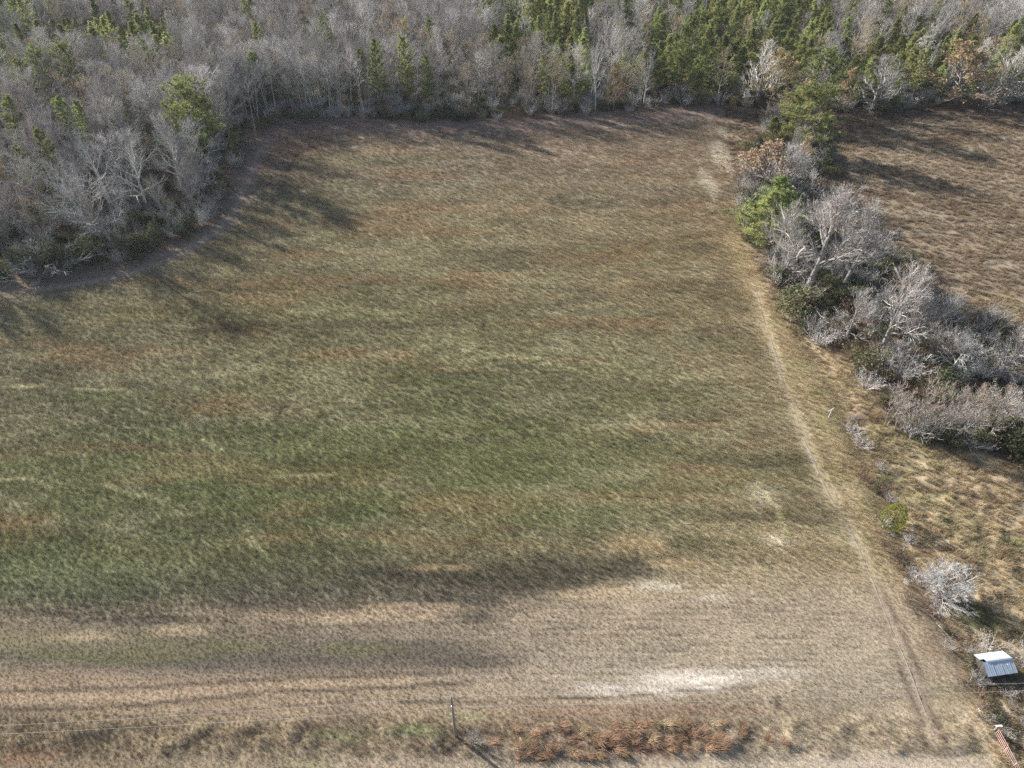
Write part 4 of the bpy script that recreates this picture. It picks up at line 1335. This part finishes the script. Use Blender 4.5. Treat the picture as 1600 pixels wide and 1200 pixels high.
for x, y in hp:
    px, py = proj(x, y, 1)
    if px > 1670: continue
    t = r5.random()
    key = 'grey' if t < .34 else ('brown' if t < .68 else ('olive' if t < .88 else 'green'))
    if py > 470 and key in ('green', 'olive') and r5.random() < .7: key = 'brown'
    part_ = 'upper end' if py < 260 else ('middle' if py < 470 else 'lower thicket')
    plant(key + str(r5.randrange(2)), x, y, r5.uniform(1.6, 3.6) * (.7 if key == 'brown' else 1), SHD[key], auto='hedgerow ' + SHD[key], group='%ss in the %s of the hedgerow' % (SHD[key], part_), wide=r5.uniform(1.0, 1.5))
for key, bx, by, ty, lab in [('olive0', 1232, 500, 466, 'bright olive shrub standing out on the track side of the hedgerow'), ('olive1', 1248, 488, 452, 'yellowish shrub behind the bright olive shrub'), ('olive1', 1338, 575, 540, 'rounded olive shrub at the tip of the brown thicket'),
                             ('green0', 1474, 610, 578, 'dark green shrub between the birches and the drooping tree'), ('green1', 1582, 700, 650, 'green shrub at the right edge below the thicket'), ('green0', 1210, 440, 412, 'small green shrub under the bright hedgerow pine')]:
    plant_base(key, bx, by, ty, lab, wide=1.3)
# brambles along the ditch
for i in range(64):
    t = i / 63
    ds = DITCH; k = t * (len(ds) - 1); j = min(int(k), len(ds) - 2); f = k - j
    x = ds[j][0] + (ds[j + 1][0] - ds[j][0]) * f + r5.gauss(.3, 1.0); y = ds[j][1] + (ds[j + 1][1] - ds[j][1]) * f + r5.gauss(0, .8)
    px, py = proj(x, y, .5)
    if py < 640 or py > 1150: continue
    tt = r5.random()
    key = 'brown' if tt < .55 else ('grey' if tt < .85 else 'olive')
    part_ = 'above the cedar' if py < 780 else ('between the cedar and the white bush' if py < 940 else 'below the white bush')
    plant(key + str(r5.randrange(2)), x, y, r5.uniform(.5, 1.3), SHD[key], auto='low ditch ' + SHD[key], group='%ss in the ditch %s' % (SHD[key], part_), wide=r5.uniform(1.0, 1.7))

# ------------------------------------------------------------------ labels of the many: by the nearest plant one can find
SHORT = {}
for _, X, Y, h, o in TREES:
    for text, sh_ in LANDMARKS:
        if o.get('label') == text: SHORT[o.name] = (sh_, X, Y)
marks = list(SHORT.values())
ORD = ['nearest', 'second nearest', 'third nearest', 'fourth nearest', 'fifth nearest', 'sixth nearest', 'seventh nearest', 'eighth nearest', 'ninth nearest', 'tenth nearest', 'eleventh nearest', 'twelfth nearest', 'thirteenth nearest', 'fourteenth nearest']
buckets = {}
for o, desc, X, Y, h in AUTO:
    d, sh_, mx_, my_ = min((math.hypot(X - a, (Y - b)), n_, a, b) for n_, a, b in marks)
    ang = math.degrees(math.atan2(Y - my_, X - mx_))
    rel = 'right of' if -45 < ang <= 45 else ('behind' if 45 < ang <= 135 else ('in front of' if -135 < ang <= -45 else 'left of'))
    buckets.setdefault((desc, rel, sh_), []).append((d, o))
for (desc, rel, sh_), L_ in buckets.items():
    L_.sort(key=lambda q: q[0])
    for i, (d, o) in enumerate(L_):
        if len(L_) == 1: o['label'] = '%s %s the %s' % (desc, rel, sh_)
        elif i < len(ORD): o['label'] = '%s %s %s the %s' % (ORD[i], desc, rel, sh_)
        else:
            o['label'] = 'farther %s %s the %s' % (desc, rel, sh_)
            o['group'] = '%ss farther %s the %s' % (desc, rel, sh_)

# ------------------------------------------------------------------ broomsedge on the verge
def sedge(seed, n, L, mat):
    return tuft(seed, .24, n, L, .028, .55, .38).mesh('broomsedge_clump', [mat])


SG = [sedge(340 + i, 64, (1.0, .8, 1.15, .9)[i], M['straw' if i == 3 else 'russet']) for i in range(4)]
SW = [sedge(350 + i, 50, .75, M['straw']) for i in range(3)]
r6 = random.Random(41)
X0, X1 = at(805, 1160)[0], at(1125, 1160)[0]
cl = poisson(lambda x, y: (lambda P: (P[1] > np.where(P[0] < 900, 1152 - (P[0] - 800) * .22, 1130)) & (P[1] < np.where(P[0] < 985, 1186, 1170)) & (P[0] > 802) & (P[0] < 1128))(proj(x, y, 0 * x)), X0 - 2, X1 + 2, 26, 32, .43, 51, 8000)
for x, y in cl[:300]:
    px, py = proj(x, y, .4)
    if vnoise(np.array([x * .9]), np.array([y * 1.4]), 61)[0] < .34: continue
    o = link('broomsedge', SG[r6.choice((0, 0, 1, 1, 2, 2, 3))], None, (x, y, gh(x, y)))
    o.rotation_euler.z = r6.uniform(-.6, .9) - .3
    s = r6.uniform(.55, 1.25); o.scale = (s * 1.15, s * 1.15, s * r6.uniform(.6, .9))
    seg = ('left end', 'left half', 'middle', 'right half', 'right end')[min(4, max(0, int((px - 802) / 65.5)))]
    row = 'back edge' if py < 1146 else ('front edge' if py > 1166 else 'body')
    tag(o, 'broomsedge clump on the %s of the bank, in its %s' % (row, seg), 'grass clump', 'russet broomsedge clumps, %s of the bank %s' % (row, seg))
for px, py, c, lab in [(803, 1142, 0, 'small russet clump alone at the left tip of the broomsedge bank'), (828, 1150, 0, 'rounded russet clump second from the left tip of the bank'), (806, 1164, 0, 'little rust clump below the left tip of the bank'), (770, 1160, 0, 'tiny rust clump right of the utility pole shadow'),
                       (1188, 1166, 1, 'straw clump right of the broomsedge bank'), (1198, 1160, 0, 'orange clump behind the straw clump'), (1222, 1160, 0, 'last orange clump on the right of the bank'), (1160, 1140, 0, 'leaning pink russet clump above the straw clump'), (1156, 1150, 0, 'short russet stalks left of the leaning clump'),
                       (1120, 1168, 0, 'bushy russet clump at the right foot of the bank')]:
    x, y, _ = at(px, py)
    o = link('broomsedge' if c == 0 else 'bunch_grass', (SG if c == 0 else SW)[r6.randrange(3)], None, (x, y, gh(x, y)))
    s = r6.uniform(.8, 1.15); o.scale = (s * 1.2, s * 1.2, s); o.rotation_euler.z = r6.uniform(-.6, .9)
    tag(o, lab, 'grass clump')

# ------------------------------------------------------------------ utility pole and its two wires
bx, by, _ = at(712, 1150)
PT = height_for(bx, by, 1089)
pr = empty('utility_pole', (bx, by, gh(bx, by)))
tag(pr, 'weathered wooden utility pole standing on the grass verge', 'pole')
b = Buf(); b.tube([(0, 0, -.8), (0, 0, 2.5), (0.01, 0, 5.5), (0, 0, PT)], [.14, .13, .115, .10], 14, cap=True)
link('shaft', b.mesh('pole_shaft', [M['pole_wood']], False), pr)
b = Buf(); b.tube([(0, 0, PT), (0, 0, PT + .10), (0, 0, PT + .16), (0, 0, PT + .24)], [.03, .06, .045, .06], 10, cap=True)
link('insulator', b.mesh('top_insulator', [M['porcelain']]), pr)
zn = PT - 1.35
b = Buf(); b.tube([(0, -.10, zn), (0, -.24, zn)], [.05, .06], 10, cap=True)
link('insulator', b.mesh('side_insulator', [M['porcelain']]), pr)
b = Buf(); b.box((-.02, .10, 0.2), (.02, .136, PT - .5)); link('ground_wire', b.mesh('ground_wire', [M['wire']]), pr)
b = Buf()
for z in (PT - .15, PT - 1.5): b.tube([(0, 0, z), (0, 0, z + .05)], [.125, .125], 12, cap=True)
link('band', b.mesh('pole_bands', [M['metal_trim']]), pr)


def wire(label, z0, lpx, rpx, yoff, zl, zr):
    (lx, ly), (rx, ry) = lpx, rpx
    A = Vector(at(lx, ly, zl)); Bp = Vector(at(rx, ry, zr)); C0 = Vector((bx, by + yoff, gh(bx, by) + z0))
    wb = Buf(); P_ = []
    for s, e, n in ((A, C0, 26), (C0, Bp, 26)):
        for i in range(n + (e is Bp)):
            t = i / n
            q = s.lerp(e, t); q.z -= .55 * 4 * t * (1 - t)
            P_.append(q)
    wb.tube(P_, [.008] * len(P_), 5)
    o = link('overhead_wire', wb.mesh('overhead_wire', [M['wire']]))
    tag(o, label, 'wire')


wire('upper overhead wire carried on the pole top across the verge', PT + .22, (-260, 1146), (1900, 1056), 0, PT - .1, PT - .1)
wire('lower overhead wire fixed below the pole top across the verge', zn, (-260, 1158), (1900, 1066), -.24, PT - 1.6, PT - 1.6)

# ------------------------------------------------------------------ small metal-roofed shed
EH, RH = 1.45, 2.0
fl = Vector(at(1541, 1057, EH)); fr_ = Vector(at(1589.5, 1050, EH)); bl = Vector(at(1526, 1021, EH)); br_ = Vector(at(1569.5, 1015, EH))
ax = ((fr_ - fl) + (br_ - bl)); ax.z = 0; ax.normalize(); ay = Vector((-ax.y, ax.x, 0))
cen = (fl + fr_ + bl + br_) / 4
Lr = ((fr_ - fl).length + (br_ - bl).length) / 2
Dp = abs((bl + br_ - fl - fr_).dot(ay)) / 2
gz0 = gh(cen.x, cen.y)
sh = empty('shed', (cen.x, cen.y, gz0), math.atan2(ax.y, ax.x))
tag(sh, 'small weathered shed with a pale galvanised gable roof in the hedge', 'shed')
hl, hd = Lr / 2, Dp / 2
yr = 0.08
wl, wd_ = hl - .22, hd - .25
nb_ = 12
for side_ in (-1, 1):
    for i in range(nb_):
        x0 = -wl + 2 * wl * i / nb_
        bb = Buf(); bb.box((x0 + .008, side_ * wd_ - .014, .04), (x0 + 2 * wl / nb_ - .008, side_ * wd_ + .014, EH - .02 - .03 * ((i * 7) % 3)))
        link('wall_board', bb.mesh('wall_board', [M['board']]), sh)
    for i in range(9):
        y0 = -wd_ + .03 + 2 * (wd_ - .03) * i / 9
        y1 = y0 + 2 * (wd_ - .03) / 9 - .016
        t = 1 - abs((y0 + y1) / 2 - yr) / hd
        zt = EH + (RH - EH) * max(0, t) - .09
        bb = Buf(); bb.box((side_ * wl - .014 - (.02 if side_ < 0 else -.02), y0, .04), (side_ * wl + .014 - (.02 if side_ < 0 else -.02), y1, zt))
        link('wall_board', bb.mesh('wall_board', [M['board']]), sh)


def roof_panel(x0, x1, ya, za, yb, zb, lift):
    """one corrugated sheet from eave (a) to ridge (b)"""
    n = 9
    bb = Buf()
    top, bot = [], []
    for i in range(n):
        x = x0 + (x1 - x0) * i / (n - 1)
        c = .011 if i in (0, n - 1) else (.006 if i in (4,) else 0)
        top.append((x, c))
    v = []
    for (x, c) in top:
        v += [(x, ya, za + c + lift), (x, yb, zb + c + lift), (x, ya, za + c + lift - .008), (x, yb, zb + c + lift - .008)]
    f = []
    for i in range(n - 1):
        a = i * 4; q = a + 4
        f += [(a, q, q + 1, a + 1), (a + 2, a + 3, q + 3, q + 2), (a, a + 2, q + 2, q), (a + 1, q + 1, q + 3, a + 3)]
    f += [(0, 1, 3, 2), ((n - 1) * 4, (n - 1) * 4 + 2, (n - 1) * 4 + 3, (n - 1) * 4 + 1)]
    bb.add(v, f)
    return bb


NP = 7
for i in range(NP):
    x0 = -hl + 2 * hl * i / NP; x1 = -hl + 2 * hl * (i + 1) / NP - .008
    p = roof_panel(x0, x1, -hd, EH, yr - .02, RH, .012 if i % 2 else 0)
    link('roof_panel', p.mesh('roof_panel', [M['metal']]), sh)
    back = .0 if i else .35      # first sheet of the far slope is torn short at the ridge
    p = roof_panel(x0, x1, hd, EH, yr + .02 + back, RH - back * (RH - EH) / (hd - yr), .012 if i % 2 else 0)
    link('roof_panel', p.mesh('roof_panel', [M['metal']]), sh)
bb = Buf()
bb.add([(-hl + .5, yr - .13, RH + .008), (-hl + .5, yr, RH + .055), (-hl + .5, yr + .13, RH + .008), (hl + .02, yr - .13, RH + .008), (hl + .02, yr, RH + .055), (hl + .02, yr + .13, RH + .008)],
       [(0, 3, 4, 1), (1, 4, 5, 2), (0, 1, 2), (3, 5, 4)])
link('ridge_cap', bb.mesh('ridge_cap', [M['metal_trim']]), sh)
bb = Buf(); bb.box((-hl + .05, -hd + .02, EH - .13), (hl - .05, -hd + .05, EH - .015)); link('fascia', bb.mesh('fascia', [M['metal_trim']]), sh)
bb = Buf(); bb.box((-.35, -wd_ - .045, .05), (.35, -wd_ - .018, 1.5)); dr = link('door', bb.mesh('door', [M['board']]), sh)
bb = Buf(); bb.box((.24, -wd_ - .085, .75), (.29, -wd_ - .048, .87)); link('handle', bb.mesh('handle', [M['metal_trim']]), dr)

# ------------------------------------------------------------------ red field gate and its post
GH_ = 1.3
g0 = Vector(at(1562, 1137, GH_)); g0.z = 0
g1 = Vector(at(1604, 1214, GH_)); g1.z = 0
gd = (g1 - g0); gL = gd.length + .6; gd.normalize()
gt = empty('field_gate', (g0.x, g0.y, gh(g0.x, g0.y)), math.atan2(gd.y, gd.x))
tag(gt, 'faded red tubular field gate in the bottom corner beside the shrubs', 'gate')
for k, z in enumerate((.20, .46, .72, .98, 1.26)):
    bb = Buf(); bb.tube([(.10, 0, z), (gL, 0, z)], [.024, .024], 8, cap=True)
    link('rail', bb.mesh('gate_rail', [M['red']], True), gt)
for x in (.12, gL * .34, gL * .62, gL - .02):
    bb = Buf(); bb.box((x - .03, -.045, .17), (x + .03, -.032, 1.30)); link('upright', bb.mesh('gate_upright', [M['red']]), gt)
px_, py_ = g0.x - gd.x * .14, g0.y - gd.y * .14
gp = empty('gate_post', (px_, py_, gh(px_, py_)), math.atan2(gd.y, gd.x))
tag(gp, 'thick pale wooden post at the end of the red field gate', 'post')
bb = Buf(); bb.tube([(0, 0, -.4), (0, 0, 1.50)], [.13, .12], 10, cap=True); link('shaft', bb.mesh('post_shaft', [M['pole_wood']]), gp)
bb = Buf(); bb.box((-.09, -.30, 1.502), (.09, .30, 1.58)); link('cap', bb.mesh('post_cap', [M['white']]), gp)

# ------------------------------------------------------------------ small things
x, y, _ = at(1294, 654)
tpst = empty('marker_post', (x, y, gh(x, y)), .35)
tag(tpst, 'white T shaped post standing in the grass between track and thicket', 'post')
bb = Buf(); bb.tube([(0, 0, -.3), (.02, 0, 1.75)], [.06, .055], 8, cap=True); link('shaft', bb.mesh('marker_shaft', [M['white']]), tpst)
bb = Buf(); bb.tube([(-.5, 0, 1.50), (.34, 0, 1.86)], [.05, .05], 8, cap=True); link('crossbar', bb.mesh('marker_crossbar', [M['white']]), tpst)


def lying(name, p0, p1, r, mat, label, cat, flat=False, z0=.05, z1=.05):
    A = Vector(at(*p0)); Bq = Vector(at(*p1))
    A.z = gh(A.x, A.y) + z0; Bq.z = gh(Bq.x, Bq.y) + z1
    d = Bq - A; L_ = d.length
    bb = Buf()
    if flat:
        bb.box((0, -r, -.015), (L_, r, .015))
    else:
        rr = random.Random(int(p0[0]))
        P_ = [Vector((L_ * i / 6, rr.uniform(-.06, .06) * (0 < i), rr.uniform(-.02, .05))) for i in range(7)]
        bb.tube(P_, [r * (1 - .1 * i) for i in range(7)], 6, cap=True)
        for k in range(5):
            q = P_[1 + k]; e = q + Vector((rr.uniform(.1, .4), rr.choice((-1, 1)) * rr.uniform(.15, .4), rr.uniform(0, .2)))
            bb.tube([q, e], [r * .45, r * .12], 4)
    o = link(name, bb.mesh(name, [mat]), None, A)
    o.rotation_mode = 'QUATERNION'
    o.rotation_quaternion = d.to_track_quat('X', 'Z')
    tag(o, label, cat)


lying('fallen_board', (1528, 1107), (1536, 1121), .09, M['white'], 'white board lying in the brush left of the gate post', 'board', True, .35, .2)
lying('fallen_branch', (1462, 974), (1484, 994), .045, M['twig_white'], 'pale fallen branch lying between the white bush and the shed', 'branch', False, .35, .25)
lying('fallen_branch', (1512, 1068), (1521, 1054), .035, M['twig_white'], 'thin pale stick leaning in the grass left of the shed', 'branch', False, .15, .7)
lying('plastic_strip', (1066, 822), (1078, 822), .045, M['twig_white'], 'pale plastic strip lying on the green field', 'litter', True, .5, .5)
lying('plastic_strip', (1134, 823), (1141, 825), .05, M['leaf_gold'], 'yellow plastic strip lying on the green field', 'litter', True, .5, .5)
print('trees', len(TREES), 'far', len(allfar), count)

# ------------------------------------------------------------------ thin winter haze over the whole place
hb = Buf(); hb.box((-6500, -3500, -4), (6500, 9500, 78))
hz_m, N, L = new_mat('haze')
pv = N.new('ShaderNodeVolumePrincipled')
pv.inputs['Color'].default_value = (.9, .94, 1, 1)
pv.inputs['Density'].default_value = 0.00009
pv.inputs['Anisotropy'].default_value = 0.2
L.new(pv.outputs[0], N.new('ShaderNodeOutputMaterial').inputs['Volume'])
tag(link('haze', hb.mesh('haze', [hz_m])), kind='stuff')
